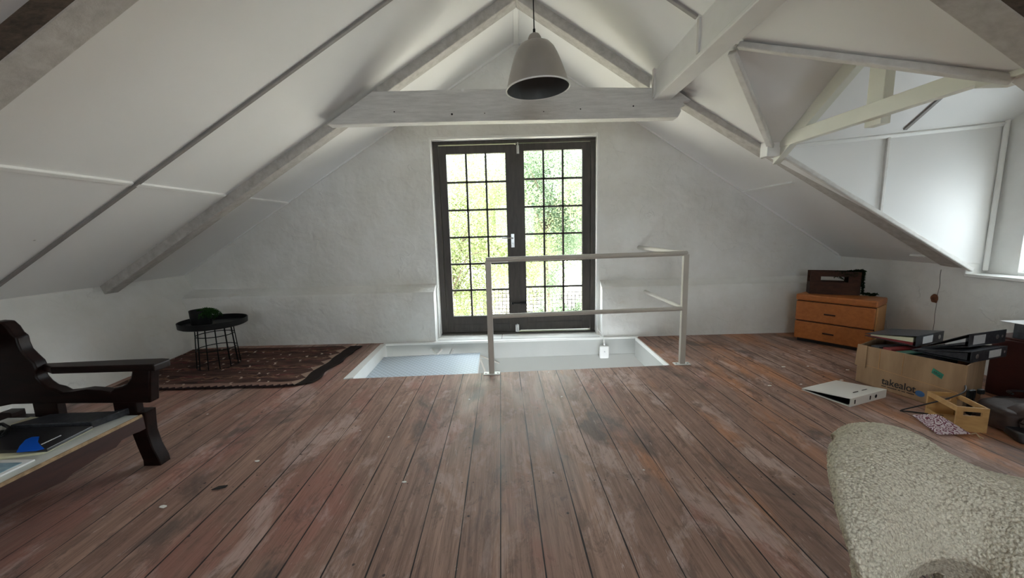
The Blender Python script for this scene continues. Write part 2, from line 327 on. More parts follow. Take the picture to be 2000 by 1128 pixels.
# ------------------------------------------------------------------ mesh helpers
WP = {}
class MB:
    def __init__(s): s.v = []; s.f = []; s.uv = {}; s.mi = []; s.cur = 0
    def add(s, vs_, fs):
        o = len(s.v); s.v += [Vector(p) for p in vs_]
        for f in fs: s.f.append([o+i for i in f]); s.mi.append(s.cur)
        return s
    def box(s, a, b):
        x0,y0,z0 = a; x1,y1,z1 = b
        return s.add([(x0,y0,z0),(x1,y0,z0),(x1,y1,z0),(x0,y1,z0),(x0,y0,z1),(x1,y0,z1),(x1,y1,z1),(x0,y1,z1)],
                     [(0,3,2,1),(4,5,6,7),(0,1,5,4),(1,2,6,5),(2,3,7,6),(3,0,4,7)])
    def obox(s, o, u, v, w):
        o,u,v,w = map(Vector,(o,u,v,w)); p = [o,o+u,o+u+v,o+v,o+w,o+u+w,o+u+v+w,o+v+w]
        return s.add(p, [(0,3,2,1),(4,5,6,7),(0,1,5,4),(1,2,6,5),(2,3,7,6),(3,0,4,7)])
    def hexa(s, p):   # 8 points: bottom loop then top loop
        return s.add(p, [(0,3,2,1),(4,5,6,7),(0,1,5,4),(1,2,6,5),(2,3,7,6),(3,0,4,7)])
    def prism(s, poly, ext):
        n = len(poly); e = Vector(ext); P = [Vector(p) for p in poly]
        return s.add(P+[p+e for p in P], [tuple(range(n))[::-1], tuple(range(n,2*n))]+[(i,(i+1)%n,n+(i+1)%n,n+i) for i in range(n)])
    def tube(s, path, r, seg=10, closed=False, rs=None, caps=True):
        P = [Vector(p) for p in path]; n = len(P); o = len(s.v); up = None
        for i, p in enumerate(P):
            t = (P[(i+1)%n]-P[i-1]) if closed else (P[min(i+1,n-1)]-P[max(i-1,0)])
            t.normalize()
            if up is None:
                up = Vector((0,0,1)) if abs(t.z) < .9 else Vector((1,0,0))
            a = (up - t*up.dot(t)).normalized(); up = a; b = t.cross(a); rr = rs[i] if rs else r
            for k in range(seg):
                an = 2*math.pi*k/seg; s.v.append(p+a*math.cos(an)*rr+b*math.sin(an)*rr)
        for i in range(n if closed else n-1):
            j = (i+1)%n
            for k in range(seg):
                s.f.append([o+i*seg+k, o+i*seg+(k+1)%seg, o+j*seg+(k+1)%seg, o+j*seg+k]); s.mi.append(s.cur)
        if not closed and caps:
            s.f.append([o+k for k in range(seg)][::-1]); s.f.append([o+(n-1)*seg+k for k in range(seg)]); s.mi += [s.cur]*2
        return s
    def lathe(s, c, prof, seg=40, cap0=False, cap1=False, mtx=None):
        o = len(s.v); c = Vector(c)
        for r, z in prof:
            for k in range(seg):
                a = 2*math.pi*k/seg; p = Vector((r*math.cos(a), r*math.sin(a), z))
                if mtx: p = mtx @ p
                s.v.append(c+p)
        for i in range(len(prof)-1):
            for k in range(seg):
                s.f.append([o+i*seg+k,o+i*seg+(k+1)%seg,o+(i+1)*seg+(k+1)%seg,o+(i+1)*seg+k]); s.mi.append(s.cur)
        if cap0: s.f.append([o+k for k in range(seg)][::-1]); s.mi.append(s.cur)
        if cap1: s.f.append([o+(len(prof)-1)*seg+k for k in range(seg)]); s.mi.append(s.cur)
        return s
    def grid(s, P):   # P[i][j] points
        o = len(s.v); n, m = len(P), len(P[0])
        for row in P: s.v += [Vector(p) for p in row]
        for i in range(n-1):
            for j in range(m-1): s.f.append([o+i*m+j,o+i*m+j+1,o+(i+1)*m+j+1,o+(i+1)*m+j]); s.mi.append(s.cur)
        return s
    def build(s, name, mat, parent=None, smooth=False, bevel=0, org=None, fix=True, mats=None, autosmooth=None):
        if parent is not None: base = WP[parent]
        elif org is not None: base = Vector(org)
        else:
            xs = [p.x for p in s.v]; ys = [p.y for p in s.v]; zs = [p.z for p in s.v]
            base = Vector(((min(xs)+max(xs))/2, (min(ys)+max(ys))/2, min(zs)))
        me = bpy.data.meshes.new(name); me.from_pydata([p-base for p in s.v], [], s.f)
        for mm in (mats or [mat]): me.materials.append(mm)
        for i, p in enumerate(me.polygons): p.material_index = s.mi[i]
        if fix:
            bm = bmesh.new(); bm.from_mesh(me); bmesh.ops.recalc_face_normals(bm, faces=bm.faces); bm.to_mesh(me); bm.free()
        if smooth:
            for p in me.polygons: p.use_smooth = True
        if smooth and autosmooth: me.set_sharp_from_angle(angle=autosmooth)
        o = bpy.data.objects.new(name, me); COL.objects.link(o)
        if parent is None: o.location = base
        else: o.parent = parent
        WP[o] = base
        if bevel:
            bv = o.modifiers.new('bevel', 'BEVEL'); bv.width = bevel; bv.segments = 2; bv.limit_method = 'ANGLE'; bv.angle_limit = .7
        return o
def tag(o, label=None, cat=None, group=None, kind=None):
    if label: o['label'] = label
    if cat: o['category'] = cat
    if group: o['group'] = group
    if kind: o['kind'] = kind
    return o
def struct(o): o['kind'] = 'structure'; return o
def thing(name, loc, label=None, cat=None, group=None):
    o = bpy.data.objects.new(name, None); o.empty_display_size = .1; o.location = loc; COL.objects.link(o); WP[o] = Vector(loc)
    return tag(o, label, cat, group)
def roofL(x): return .752 + (x+3.531)*(2.95-.752)/(3.581)
def roofR(x): return 2.95 - (x-.05)*.6478
YB = 4.10           # inner face of the gable wall
# ================================================================== SETTING
# floor with the stair opening
HN, HF = (Vector((-1.345,2.945,0)), Vector((1.24,3.095,0))), (Vector((-1.395,3.88,0)), Vector((1.235,3.955,0)))
f = MB()
X0, X1, Y0, Y1 = -3.6, 3.6, -3.1, 4.14
def slab(mb, poly, z0=-.2): mb.prism([(p[0],p[1],z0) for p in poly], (0,0,-z0))
slab(f, [(X0,Y0),(X1,Y0),(X1,3.095),(1.24,3.095),(-1.345,2.945),(X0,2.945)])
slab(f, [(X0,2.945),(-1.345,2.945),(-1.395,3.88),(-1.395,Y1),(X0,Y1)])
slab(f, [(1.24,3.095),(X1,3.095),(X1,Y1),(1.235,Y1),(1.235,3.955)])
struct(f.build('floor', M['floor']))
# gable wall with door opening and the thick lower ledge
w = MB()
OX0, OX1, OZ = -.848, .862, 2.075
def zr(x): return (roofL(x) if x < .05 else roofR(x)) + .12
for poly in ([(-3.9,-.2),(OX0,-.2),(OX0,zr(OX0)),(-3.9,zr(-3.9))], [(OX1,-.2),(3.9,-.2),(3.9,zr(3.9)),(OX1,zr(OX1))], [(OX0,OZ),(OX1,OZ),(OX1,zr(OX1)),(.05,zr(.05)),(OX0,zr(OX0))]):
    w.prism([(x,YB,z) for x,z in poly], (0,.35,0))
w.box((OX0,YB+.005,-.2),(OX1,YB+.35,-.02))
def ledge(pts):    # pts: (x, yfront)
    rows = []
    for x, y in pts:
        rows.append([(x,y,-.02),(x,y,.25),(x,y+.006,.50),(x,y+.022,.528),(x,y+.07,.548),(x,YB+.01,.60)])
    w.grid(rows)
    for r in (rows[0], rows[-1]): w.add(r+[(r[0][0],YB+.01,-.02)], [tuple(range(7))])
def dense(pts, n=14):
    out = []
    for (a,b),(c,d) in zip(pts,pts[1:]):
        for i in range(n): out.append((a+(c-a)*i/n, b+(d-b)*i/n+ .006*noise.noise(Vector((a+(c-a)*i/n,b,0))*3)))
    return out+[pts[-1]]
ledge(dense([(-3.6,3.86),(-2.9,3.965),(-.855,3.945)]))
ledge(dense([(.885,3.97),(1.6,3.985),(3.6,4.01)]))
struct(w.build('wall_back', M['plaster'], smooth=True, autosmooth=.6, org=(0,YB,0)))
# side knee walls
w = MB()
w.grid([[( -3.2+ (-.15 if y>2.5 else 0)*min(1,(y-2.5)/1.3) if y>2.5 else -3.2, y, -.02), (-3.36,y,.36), (-3.531,y,.752), (-3.66,y,.76)] for y in [ -3.2+.3*i for i in range(25)]+[4.13]])
w.box((-3.9,-3.2,-.2),(-3.56,4.13,.74))
struct(w.build('wall_left', M['plaster'], smooth=True, autosmooth=.9, org=(-3.5,0,0)))
w = MB()
w.prism([(3.4,y,z) for y,z in ((4.13,-.02),(4.13,.86),(3.13,.86),(3.13,.80),(2.96,.80),(2.96,.70),(1.62,.70),(1.62,.86),(-3.2,.86),(-3.2,-.02))], (.35,0,0))
wr = struct(w.build('wall_right', M['plaster'], bevel=.008, org=(3.5,0,0)))
h = MB(); ck = [(3.128+.010*noise.noise(Vector((z_*9,3,0))), z_) for z_ in [.05+.036*i for i in range(20)]]
for (ya_,za_),(yb2,zb2) in zip(ck,ck[1:]): h.hexa([(3.3975,ya_-.0012,za_),(3.3975,ya_+.0012,za_),(3.401,ya_+.0012,za_),(3.401,ya_-.0012,za_),(3.3975,yb2-.0012,zb2),(3.3975,yb2+.0012,zb2),(3.401,yb2+.0012,zb2),(3.401,yb2-.0012,zb2)])
h.build('crack', M['gtrim'], wr)
h = MB(); c = Vector((3.398,3.150,.495)); pts = []
for k in range(14):
    a = 2*math.pi*k/14; rr = .034+.016*noise.noise(Vector((math.cos(a)*2,math.sin(a)*2,5)))
    pts.append(c+Vector((0, math.cos(a)*rr*.9, math.sin(a)*rr*1.1)))
ce = c+Vector((.0,.0,0)); inner = [ce+(p-c)*.55+Vector((-.004,0,0)) for p in pts]
h.add(pts+inner, [(i,(i+1)%14,14+(i+1)%14,14+i) for i in range(14)]+[tuple(range(14,28))])
tag(h.build('broken_plaster', M['brick'], wr), 'broken patch of plaster baring brown brick')
# rear wall behind the camera, with a window added for fill light
w = MB(); RX, RZ0, RZ1, RY = .62, .75, 1.95, -3.0
for poly in ([(-3.9,-.2),(-RX,-.2),(-RX,zr(-RX)),(-3.9,zr(-3.9))],[(RX,-.2),(3.9,-.2),(3.9,zr(3.9)),(RX,zr(RX))],[(-RX,RZ1),(RX,RZ1),(RX,zr(RX)),(.05,zr(.05)),(-RX,zr(-RX))],[(-RX,-.2),(RX,-.2),(RX,RZ0),(-RX,RZ0)]):
    w.prism([(x,RY-.2,z) for x,z in poly], (0,.2,0))
struct(w.build('wall_front', M['plaster'], org=(0,RY,0)))
w = MB()
for x in (-RX,-.03,RX-.06): w.box((x,RY-.12,RZ0),(x+.06,RY-.07,RZ1))
for z in (RZ0,RZ1-.06): w.box((-RX,RY-.12,z),(RX,RY-.07,z+.06))
wd = struct(w.build('window_added_rear', M['door'])); g = MB().box((-RX,RY-.1,RZ0),(RX,RY-.096,RZ1)); g.build('glass_pane', M['glass'], wd)
# ceiling slopes (right one cut by the dormer)
DX, DYF, DYN, DYR, DZR, DZW = 1.98, 3.11, 1.70, 2.42, 2.15, 1.76
AP = (1.28, DYR)
c = MB(); T = .12
def slope(mb, poly, fn): mb.prism([(x,y,fn(x)) for x,y in poly], (0,0,T))
slope(c, [(-3.8,-3.1),(.05,-3.1),(.05,4.15),(-3.8,4.15)], roofL)
slope(c, [(.05,AP[1]),(AP[0],AP[1]),(DX,DYF),(3.55,2.97),(3.6,4.15),(.05,4.15)], roofR)
SKX0, SKX1, SKY0, SKY1 = 1.45, 2.15, -1.75, -.95  # unseen skylight added behind the camera to supply fill light
slope(c, [(.05,-3.1),(3.6,-3.1),(3.6,SKY0),(.05,SKY0)], roofR); slope(c, [(.05,SKY0),(SKX0,SKY0),(SKX0,SKY1),(.05,SKY1)], roofR); slope(c, [(SKX1,SKY0),(3.6,SKY0),(3.6,SKY1),(SKX1,SKY1)], roofR)
slope(c, [(.05,SKY1),(3.6,SKY1),(3.6,DYN),(DX,DYN),(AP[0],AP[1]),(.05,AP[1])], roofR)
struct(c.build('ceiling', M['ceil'], org=(0,0,2.9)))
c = MB()
def dz(y): return DZR-(DZR-roofR(DX))*abs(y-DYR)/((DYF-DYR) if y>DYR else (DYR-DYN))
pf = [(AP[0],DYR,DZR),(DX,DYF,roofR(DX)),(3.75,3.0,dz(3.0)),(3.75,DYR,DZR)]
pn = [(AP[0],DYR,DZR),(3.75,DYR,DZR),(3.75,DYN,roofR(DX)),(DX,DYN,roofR(DX))]
c.prism(pf, (0,0,.05)); c.prism(pn, (0,0,.05))
struct(c.build('ceiling', M['ceil'], org=(2,2.4,2.1)))
q = MB()
for x0_, x1_, y0_, y1_ in ((SKX0,SKX1,SKY0,SKY0+.05),(SKX0,SKX1,SKY1-.05,SKY1),(SKX0,SKX0+.05,SKY0,SKY1),(SKX1-.05,SKX1,SKY0,SKY1)):
    q.prism([(x0_,y0_,roofR(x0_)+.05),(x1_,y0_,roofR(x1_)+.05),(x1_,y1_,roofR(x1_)+.05),(x0_,y1_,roofR(x0_)+.05)], (0,0,.05))
wd = struct(q.build('window_added_skylight', M['wtrim'])); q = MB(); q.prism([(SKX0,SKY0,roofR(SKX0)+.07),(SKX1,SKY0,roofR(SKX1)+.07),(SKX1,SKY1,roofR(SKX1)+.07),(SKX0,SKY1,roofR(SKX0)+.07)], (0,0,.004)); q.build('glass_pane', M['glass'], wd)
# dormer cheeks and its window wall
c = MB(); ZT = dz(2.98)+.04
c.prism([(1.95,3.116,1.69),(2.0,3.112,1.66),(3.44,2.965,.74),(3.6,2.95,.74),(3.6,2.95,ZT),(1.95,3.116,ZT+.02)], (.012,.12,0))
struct(c.build('wall_dormer_far', M['ceil'], org=(2.8,3.05,.7)))
c = MB(); c.prism([(1.98,DYN,1.70),(3.44,DYN,.74),(3.6,DYN,.74),(3.6,DYN,1.80),(1.98,DYN,1.80)], (0,-.1,0))
struct(c.build('wall_dormer_near', M['ceil'], org=(2.8,DYN,.7)))
c = MB(); WY0, WY1, WZ0, WZ1 = 2.22, 2.77, .745, 1.40
c.box((3.55,1.6,.72),(3.68,WY0,2.2)); c.box((3.55,WY1,.72),(3.68,3.02,2.2)); c.box((3.55,WY0,WZ1),(3.68,WY1,2.2)); c.box((3.55,WY0,.70),(3.68,WY1,WZ0))
struct(c.build('wall_dormer_window', M['wtrim'], bevel=.005, org=(3.6,2.4,.7)))
c = MB(); 
for y in (WY0, (WY0+WY1)/2-.02, WY1-.045): c.box((3.62,y,WZ0),(3.66,y+.045,WZ1))
for z in (WZ0, WZ1-.045): c.box((3.62,WY0,z),(3.66,WY1,z+.045))
wd = struct(c.build('window_1', M['wtrim'])); MB().box((3.64,WY0,WZ0),(3.644,WY1,WZ1)).build('glass_pane', M['glass'], wd)
c = MB(); c.box((3.385,1.64,.70),(3.56,2.955,.722)); struct(c.build('trim_1', M['wtrim'], bevel=.004))   # sill
# trims of the cheek
def strip(name_n, a, b, wd_, th, n, mat='trim'):
    """flat strip from a to b, lying against a plane with normal n (pointing into the room)"""
    a, b, n = Vector(a), Vector(b), Vector(n).normalized(); d = (b-a); s_ = d.normalized().cross(n).normalized()*wd_
    q = MB(); q.obox(a-s_/2-n*.004, d, s_, n*(th+.004)); return struct(q.build('trim_%d' % name_n, M[mat], bevel=min(wd_,th)*.25))
nL = Vector((.6138,0,-1)); nR = Vector((-.6478,0,-1))
P = lambda x, y: (x, y, roofL(x) if x < .05 else roofR(x))
strip(2, (2.0,3.105,1.675), (3.43,2.958,.748), .035, .03, (0,-1,0), 'trim')      # cheek foot moulding
strip(3, (2.775,3.03,1.79), (2.775,3.03,1.16), .022, .012, (0,-1,0))
strip(4, (2.1,3.095,dz(3.095)+.005), (3.53,2.955,dz(2.955)), .03, .02, (0,-1,-1), 'wtrim')
strip(5, (3.535,2.953,.74), (3.535,2.953,1.83), .03, .03, (-1,-1,0), 'wtrim')
strip(6, (2.84,2.98,dz(2.98)), (2.84,2.5,dz(2.5)), .025, .012, (0,-.5,-1), 'gtrim')
# slope battens and horizontal strips
strip(7, P(-3.53,2.455), P(.04,2.50), .028, .014, nL, 'gtrim'); strip(8, P(.06,2.42), P(1.06,2.405), .028, .014, nR, 'gtrim')
k = 9
for x, y0, y1 in ((-2.35,1.58,2.44),(-2.35,2.47,3.215),(-2.35,3.36,4.09)): strip(k, P(x,y0), P(x,y1), .03, .015, nL, 'wtrim'); k += 1
for x, y0, y1 in ((2.335,3.36,4.09),(3.30,3.05,3.28),(2.335,.3,1.50)): strip(k, P(x,y0), P(x,y1), .03, .015, nR, 'wtrim'); k += 1
strip(k, (.05,.4,2.945), (.05,4.09,2.945), .05, .03, (0,0,-1), 'wtrim'); k += 1
# quarter strips along the gable
strip(k, (-3.52,YB-.008,.765), (.05,YB-.008,2.94), .022, .012, (0,-1,0), 'wtrim'); k += 1
strip(k, (.06,YB-.008,2.94), (3.36,YB-.008,.80), .022, .012, (0,-1,0), 'wtrim'); k += 1
# valley strips of the dormer
def off(p, e): return (p[0],p[1],p[2]+e)
strip(k, (AP[0]+.01,DYR+.03,DZR-.02), (DX,DYF,roofR(DX)), .045, .03, (-.5,-.3,-1)); k += 1
strip(k, (AP[0]+.01,DYR-.05,DZR-.015), (DX+.03,DYN-.03,roofR(DX+.03)), .045, .03, (-.5,.3,-1)); k += 1
strip(k, (AP[0]+.02,DYR,DZR), (2.0,DYR,DZR), .035, .018, (0,0,-1)); k += 1
# stair opening: linings, far wall, lower storey
c = MB()
c.prism([(-1.395,3.90,0.0),(1.26,3.975,0.0),(1.26,3.975,-.19),(-1.395,3.90,-.205)], (0,.06,0))
c.prism([(-1.395,3.95,-.17),(1.9,4.03,-.17),(1.9,4.03,-.6),(-1.395,3.95,-.6)], (0,.06,0)); c.cur = 1
c.prism([(-1.395,3.90,-.19),(1.9,3.99,-.175),(1.9,4.0,-2.7),(-1.395,3.93,-2.7)], (0,.03,0)); c.cur = 0
c.prism([(-1.42,2.6,-2.7),(-1.42,4.0,-2.7),(-1.42,4.0,-.2),(-1.42,2.6,-.2)], (-.06,0,0))
c.prism([(1.9,2.6,-2.7),(1.9,4.1,-2.7),(1.9,4.1,-.2),(1.9,2.6,-.2)], (.06,0,0))
c.prism([(-1.42,2.0,-2.7),(1.9,2.0,-2.7),(1.9,2.0,-.2),(-1.42,2.0,-.2)], (0,-.06,0))
c.box((-1.48,1.95,-2.76),(1.96,4.1,-2.7))
struct(c.build('wall_stairwell', M['well'], org=(0,3.5,-2.7), mats=[M['well'],M['wellcol']]))
c = MB()
c.hexa([(-1.345,2.945,-.16),(-1.315,2.95,-.16),(-1.365,3.90,-.16),(-1.395,3.89,-.16),(-1.385,2.93,.008),(-1.315,2.95,.008),(-1.365,3.90,.008),(-1.42,3.89,.008)])
struct(c.build('trim_%d' % k, M['wtrim'])); k += 1
c = MB(); c.hexa([(1.232,3.093,-.03),(1.246,3.093,-.03),(1.241,3.958,-.03),(1.227,3.958,-.03),(1.232,3.093,.006),(1.246,3.093,.006),(1.241,3.958,.006),(1.227,3.958,.006)]); struct(c.build('trim_41', M['wtrim']))
c = MB(); c.hexa([(1.236,3.1,-.21),(1.25,3.1,-.21),(1.245,3.97,-.21),(1.231,3.97,-.21),(1.236,3.1,-.028),(1.25,3.1,-.028),(1.245,3.97,-.028),(1.231,3.97,-.028)]); struct(c.build('trim_42', M['well']))
c = MB(); c.hexa([(-1.33,2.945,-.21),(1.24,3.095,-.21),(1.24,3.105,-.21),(-1.33,2.955,-.21),(-1.33,2.945,-.004),(1.24,3.095,-.004),(1.24,3.105,-.004),(-1.33,2.955,-.004)])
struct(c.build('trim_%d' % k, M['wtrim'])); k += 1
c = MB(); c.prism([(-1.395,3.885,-.012),(1.26,3.955,-.012),(1.26,3.975,-.012),(OX1+.02,3.975,-.012),(OX1-.002,4.10,-.012),(OX1-.002,4.22,-.012),(OX0+.002,4.22,-.012),(OX0+.002,4.1,-.012),(OX0-.02,3.945,-.012),(-1.395,3.92,-.012)], (0,0,.022))
sill = struct(c.build('trim_%d' % k, M['wtrim'], bevel=.004)); k += 1
c = MB(); c.box((-.27,3.985,.006),(-.263,4.17,.0125)); c.box((-.17,3.985,.006),(-.164,4.17,.0125)); c.box((-.84,3.972,.008),(.86,3.978,.0125)); c.build('gap', M['gtrim'], sill)
c = MB(); c.box((OX0-.006,YB-.004,.55),(OX0+.012,4.19,2.075)); c.box((OX0-.002,YB-.02,0.01),(OX0+.012,4.19,.55)); c.box((OX0-.006,YB-.004,2.06),(OX1+.006,4.19,2.082)); c.box((OX1-.010,YB-.004,.01),(OX1+.008,4.19,2.075)); struct(c.build('trim_40', M['wtrim'], bevel=.003))
# door frame
FX0, FX1 = -.835, .852
c = MB(); c.box((FX0,4.19,0.03),(FX0+.058,4.29,2.028)); c.box((FX1-.05,4.19,0.03),(FX1,4.29,2.028)); c.box((FX0,4.19,2.028),(FX1,4.29,2.072)); c.box((FX0,4.17,.012),(FX1,4.27,.03))
struct(c.build('trim_%d' % k, M['door'], bevel=.003)); k += 1
def leaf(name, x0, x1, gx0, gx1, z0, z1, gz0, gz1):
    c = MB(); y0, y1 = 4.20, 4.245
    c.box((x0,y0,z0),(gx0,y1,z1)); c.box((gx1,y0,z0),(x1,y1,z1)); c.box((gx0,y0,z0),(gx1,y1,gz0)); c.box((gx0,y0,gz1),(gx1,y1,z1))
    d = struct(c.build(name, M['door'], bevel=.003))
    b = MB(); W = (gx1-gx0); H = (gz1-gz0)
    for i in (1,2): x = gx0+W*i/3; b.box((x-.010,y0+.008,gz0),(x+.010,y1-.008,gz1))
    for i in range(1,6): z = gz0+H*i/6; b.box((gx0,y0+.008,z-.010),(gx1,y1-.008,z+.010))
    b.build('glazing_bars', M['door'], d)
    MB().box((gx0,y0+.02,gz0),(gx1,y0+.024,gz1)).build('glass_pane', M['glass'], d)
    b = MB(); b.box((x0+.09,y0-.006,z0+.085),(x1-.09,y0,z0+.09)); b.build('panel_groove', M['door'], d)
    if name == 'door_1': MB().box((.010,y0-.006,z0+.01),(.034,y0-.0005,z1-.01)).build('cover_bead', M['door'], d)
    return d
dl = leaf('door_1', -.775, .020, -.700, -.085, .032, 2.018, .215, 1.935)
dr = leaf('door_2', .026, .800, .110, .715, .045, 2.022, .235, 1.95)
c = MB(); c.box((-.045,4.188,.955),(-.008,4.20,1.10)); c.tube([(-.027,4.19,1.055),(-.027,4.15,1.055),(-.05,4.145,1.057),(-.14,4.145,1.06)], .008, 8); c.box((-.031,4.182,.985),(-.022,4.19,1.005))
tag(c.build('door_handle', M['chrome'], dl, bevel=.002), 'chrome lever handle on its plate')
c = MB(); c.box((-.02,4.18,.03),(.02,4.20,.11)); c.tube([(0,4.175,.03),(0,4.175,.12)],.006,8); c.build('bolt', M['steel'], dl)
c = MB(); c.box((.036,4.18,1.92),(.062,4.20,2.0)); c.tube([(.049,4.175,1.93),(.049,4.175,2.03)],.006,8); c.build('bolt', M['steel'], dr)
c = MB(); c.box((.036,4.186,.335),(.10,4.20,.365)); c.tube([(-.04,4.18,.35),(.09,4.18,.35)],.008,8); c.lathe((-.045,4.18,.35),[(.014,-.012),(.014,.012)],12,True,True); c.build('slide_bolt', M['black'], dr)
# ================================================================== BEAMS
def beam(name, pts, label, mat='beam', bevel=.006, group=None):
    c = MB()
    for p in pts: c.hexa(p) if len(p) == 8 else c.box(*p)
    return tag(c.build(name, M[mat], bevel=bevel), label, 'beam', group)
def rafter(xa, xb, y0, y1, drop, fn):
    a0, b0 = fn(xa), fn(xb)
    return [(xa,y0,a0-drop),(xb,y0,b0-drop),(xb,y1,b0-drop),(xa,y1,a0-drop),(xa,y0,a0+.01),(xb,y0,b0+.01),(xb,y1,b0+.01),(xa,y1,a0+.01)]
beam('rafter', [rafter(-3.60,.05,3.24,3.36,.085,roofL)], 'long greyish white rafter down the left slope behind the tie beam', group=None)
beam('rafter', [rafter(.05,1.08,3.24,3.36,.085,roofR)], 'short greyish white rafter from the ridge down to the boxed beam')
beam('rafter', [[(1.22,3.20,roofR(1.22)-.06),(2.0,3.14,roofR(2.0)-.04),(2.0,3.27,roofR(2.0)-.04),(1.22,3.30,roofR(1.22)-.06),(1.22,3.20,roofR(1.22)+.01),(2.0,3.14,roofR(2.0)+.01),(2.0,3.27,roofR(2.0)+.01),(1.22,3.30,roofR(1.22)+.01)],[(2.0,3.10,roofR(2.0)-.02),(3.42,2.965,roofR(3.42)-.02),(3.39,3.13,roofR(3.39)-.02),(2.0,3.26,roofR(2.0)-.02),(2.0,3.10,roofR(2.0)+.01),(3.42,2.965,roofR(3.42)+.01),(3.39,3.13,roofR(3.39)+.01),(2.0,3.26,roofR(2.0)+.01)]], 'white rafter along the foot of the bright dormer cheek')
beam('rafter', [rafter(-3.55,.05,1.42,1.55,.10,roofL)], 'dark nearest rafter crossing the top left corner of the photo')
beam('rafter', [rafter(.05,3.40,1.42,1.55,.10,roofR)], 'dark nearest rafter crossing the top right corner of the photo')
M['brownwood'] = board('dark_brown_timber', (.035,.024,.016), (.11,.075,.05), (3,9,9), .8, .8)
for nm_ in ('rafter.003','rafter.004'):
    o_ = bpy.data.objects[nm_]; o_.data.materials.append(M['brownwood'])
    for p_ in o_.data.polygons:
        if p_.normal.y < -.9: p_.material_index = 1  # faces turned to the camera side get a darker brown
# tie beam, left end cut to the slope, right end ragged
c = MB(); y0, y1 = 3.13, 3.23
prof = [(-1.43,1.975),(-1.06,2.205),(-.3,2.200),(.5,2.192),(1.07,2.172),(1.24,2.155),(1.36,2.075),(1.335,2.07),(1.30,2.062),(1.31,2.035),(1.275,2.025),(1.285,2.0),(1.262,1.955),(.4,1.962),(-.5,1.972)]
c.prism([(x,y0,z-.004) for x,z in prof], (0,y1-y0,0))
tb = tag(c.build('tie_beam', M['tie'], bevel=.005), 'grey white horizontal tie beam with a broken right end above the glazed door', 'beam')
for x, z, r in ((-.46,2.02,.008),(-.21,2.02,.004),(.52,2.03,.005),(.92,2.04,.006),(.24,2.02,.004),(-.9,2.05,.005),(-.37,2.19,.012),(.34,2.185,.012)):
    q = MB(); q.lathe((x,y0-.0012,z),[(r,0),(r*.6,.001)],10,False,True,Matrix.Rotation(math.pi/2,3,'X')); q.build('nail_hole', M['ink'] if r < .01 else M['wtrim'], tb)
# boxed purlin along the dormer opening
c = MB(); c.box((1.075,1.30,2.10),(1.19,3.13,2.36)); bp = tag(c.build('boxed_purlin', M['wtrim'], bevel=.006), 'white boxed beam rising from the tie beam end to the photo top edge', 'beam')
q = MB(); q.box((1.068,1.30,2.075),(1.197,3.135,2.102)); q.build('bottom_moulding', M['wtrim'], bp, bevel=.005)
MB().box((1.063,2.39,2.10),(1.078,2.415,2.285)).build('cover_strip', M['trim'], bp); MB().box((1.06,3.10,2.09),(1.085,3.14,2.31)).build('cover_strip', M['trim'], bp)
# dormer truss
XT = 2.0
tt = tag(MB().hexa([(XT,1.74,1.695),(XT+.05,1.74,1.695),(XT+.05,3.10,1.695),(XT,3.10,1.695),(XT,1.74,1.775),(XT+.05,1.74,1.775),(XT+.05,3.10,1.785),(XT,3.10,1.785)]).build('dormer_tie', M['cream'], bevel=.003),
    'cream tie beam spanning the dormer opening from cheek to cheek', 'beam')
tag(MB().box((XT+.05,2.295,1.665),(XT+.105,2.40,2.13)).build('king_post', M['cream'], bevel=.003), 'cream upright post between the dormer ridge and its tie beam', 'post')
def drf(y): return dz(y)-.012
ya, yb_ = 2.44, 3.135
tag(MB().hexa([(XT+.006,ya,drf(ya)-.10),(XT+.06,ya,drf(ya)-.10),(XT+.06,yb_,drf(yb_)-.09),(XT+.006,yb_,drf(yb_)-.09),(XT+.006,ya,drf(ya)+.01),(XT+.06,ya,drf(ya)+.01),(XT+.06,yb_,drf(yb_)+.01),(XT+.006,yb_,drf(yb_)+.01)]).build('dormer_rafter', M['cream'], bevel=.003),
    'cream sloping rafter from the post top down to the far end of the dormer tie', 'beam')
tag(MB().box((XT-.02,1.50,1.675),(XT+.12,1.79,1.80)).build('beam_end_block', M['cream'], bevel=.004), 'cream timber block carrying the near end of the dormer tie', 'beam')
tag(MB().box((XT-.09,3.06,1.635),(XT+.03,3.15,1.80)).build('corner_block', M['wtrim'], bevel=.004), 'small white block under the far end of the dormer tie', 'beam')
# ================================================================== RAILING
r = thing('guard_railing', (.58,3.05,0), 'beige painted steel guard rail round the stair opening in front of the glazed door', 'railing')
PL, PR = (-.213,2.985), (1.355,3.115)
for (px,py), zt in ((PL,.905),(PR,.91)):
    c = MB(); c.box((px-.022,py-.018,.008),(px+.022,py+.018,zt)); p_ = c.build('post', M['rail'], r, bevel=.004)
    c = MB(); c.box((px-.065,py-.03,0),(px+.065,py+.03,.008))
    pl = c.build('base_plate', M['wtrim'], p_, bevel=.002); c = MB()
    for sx in (-.047,.047): c = MB(); c.lathe((px+sx,py-.005,.008),[(.008,0),(.008,.006)],6,False,True); c.build('bolt_head', M['steel'], p_)
c = MB(); c.tube([(PL[0]-.018,PL[1],.912),(PR[0],PR[1],.917)], .020, 14); c.build('top_rail', M['rail'], r, smooth=True, autosmooth=.8)
c = MB(); c.tube([(PL[0],PL[1],.470),(PR[0],PR[1],.470)], .018, 14); c.build('middle_rail', M['rail'], r, smooth=True, autosmooth=.8)
c = MB(); c.tube([(PR[0],PR[1],.917),(1.29,4.11,.925)], .020, 14); c.build('top_rail', M['rail'], r, smooth=True, autosmooth=.8)
c = MB(); c.tube([(PR[0],PR[1],.470),(1.325,4.11,.477)], .018, 14); c.build('middle_rail', M['rail'], r, smooth=True, autosmooth=.8)
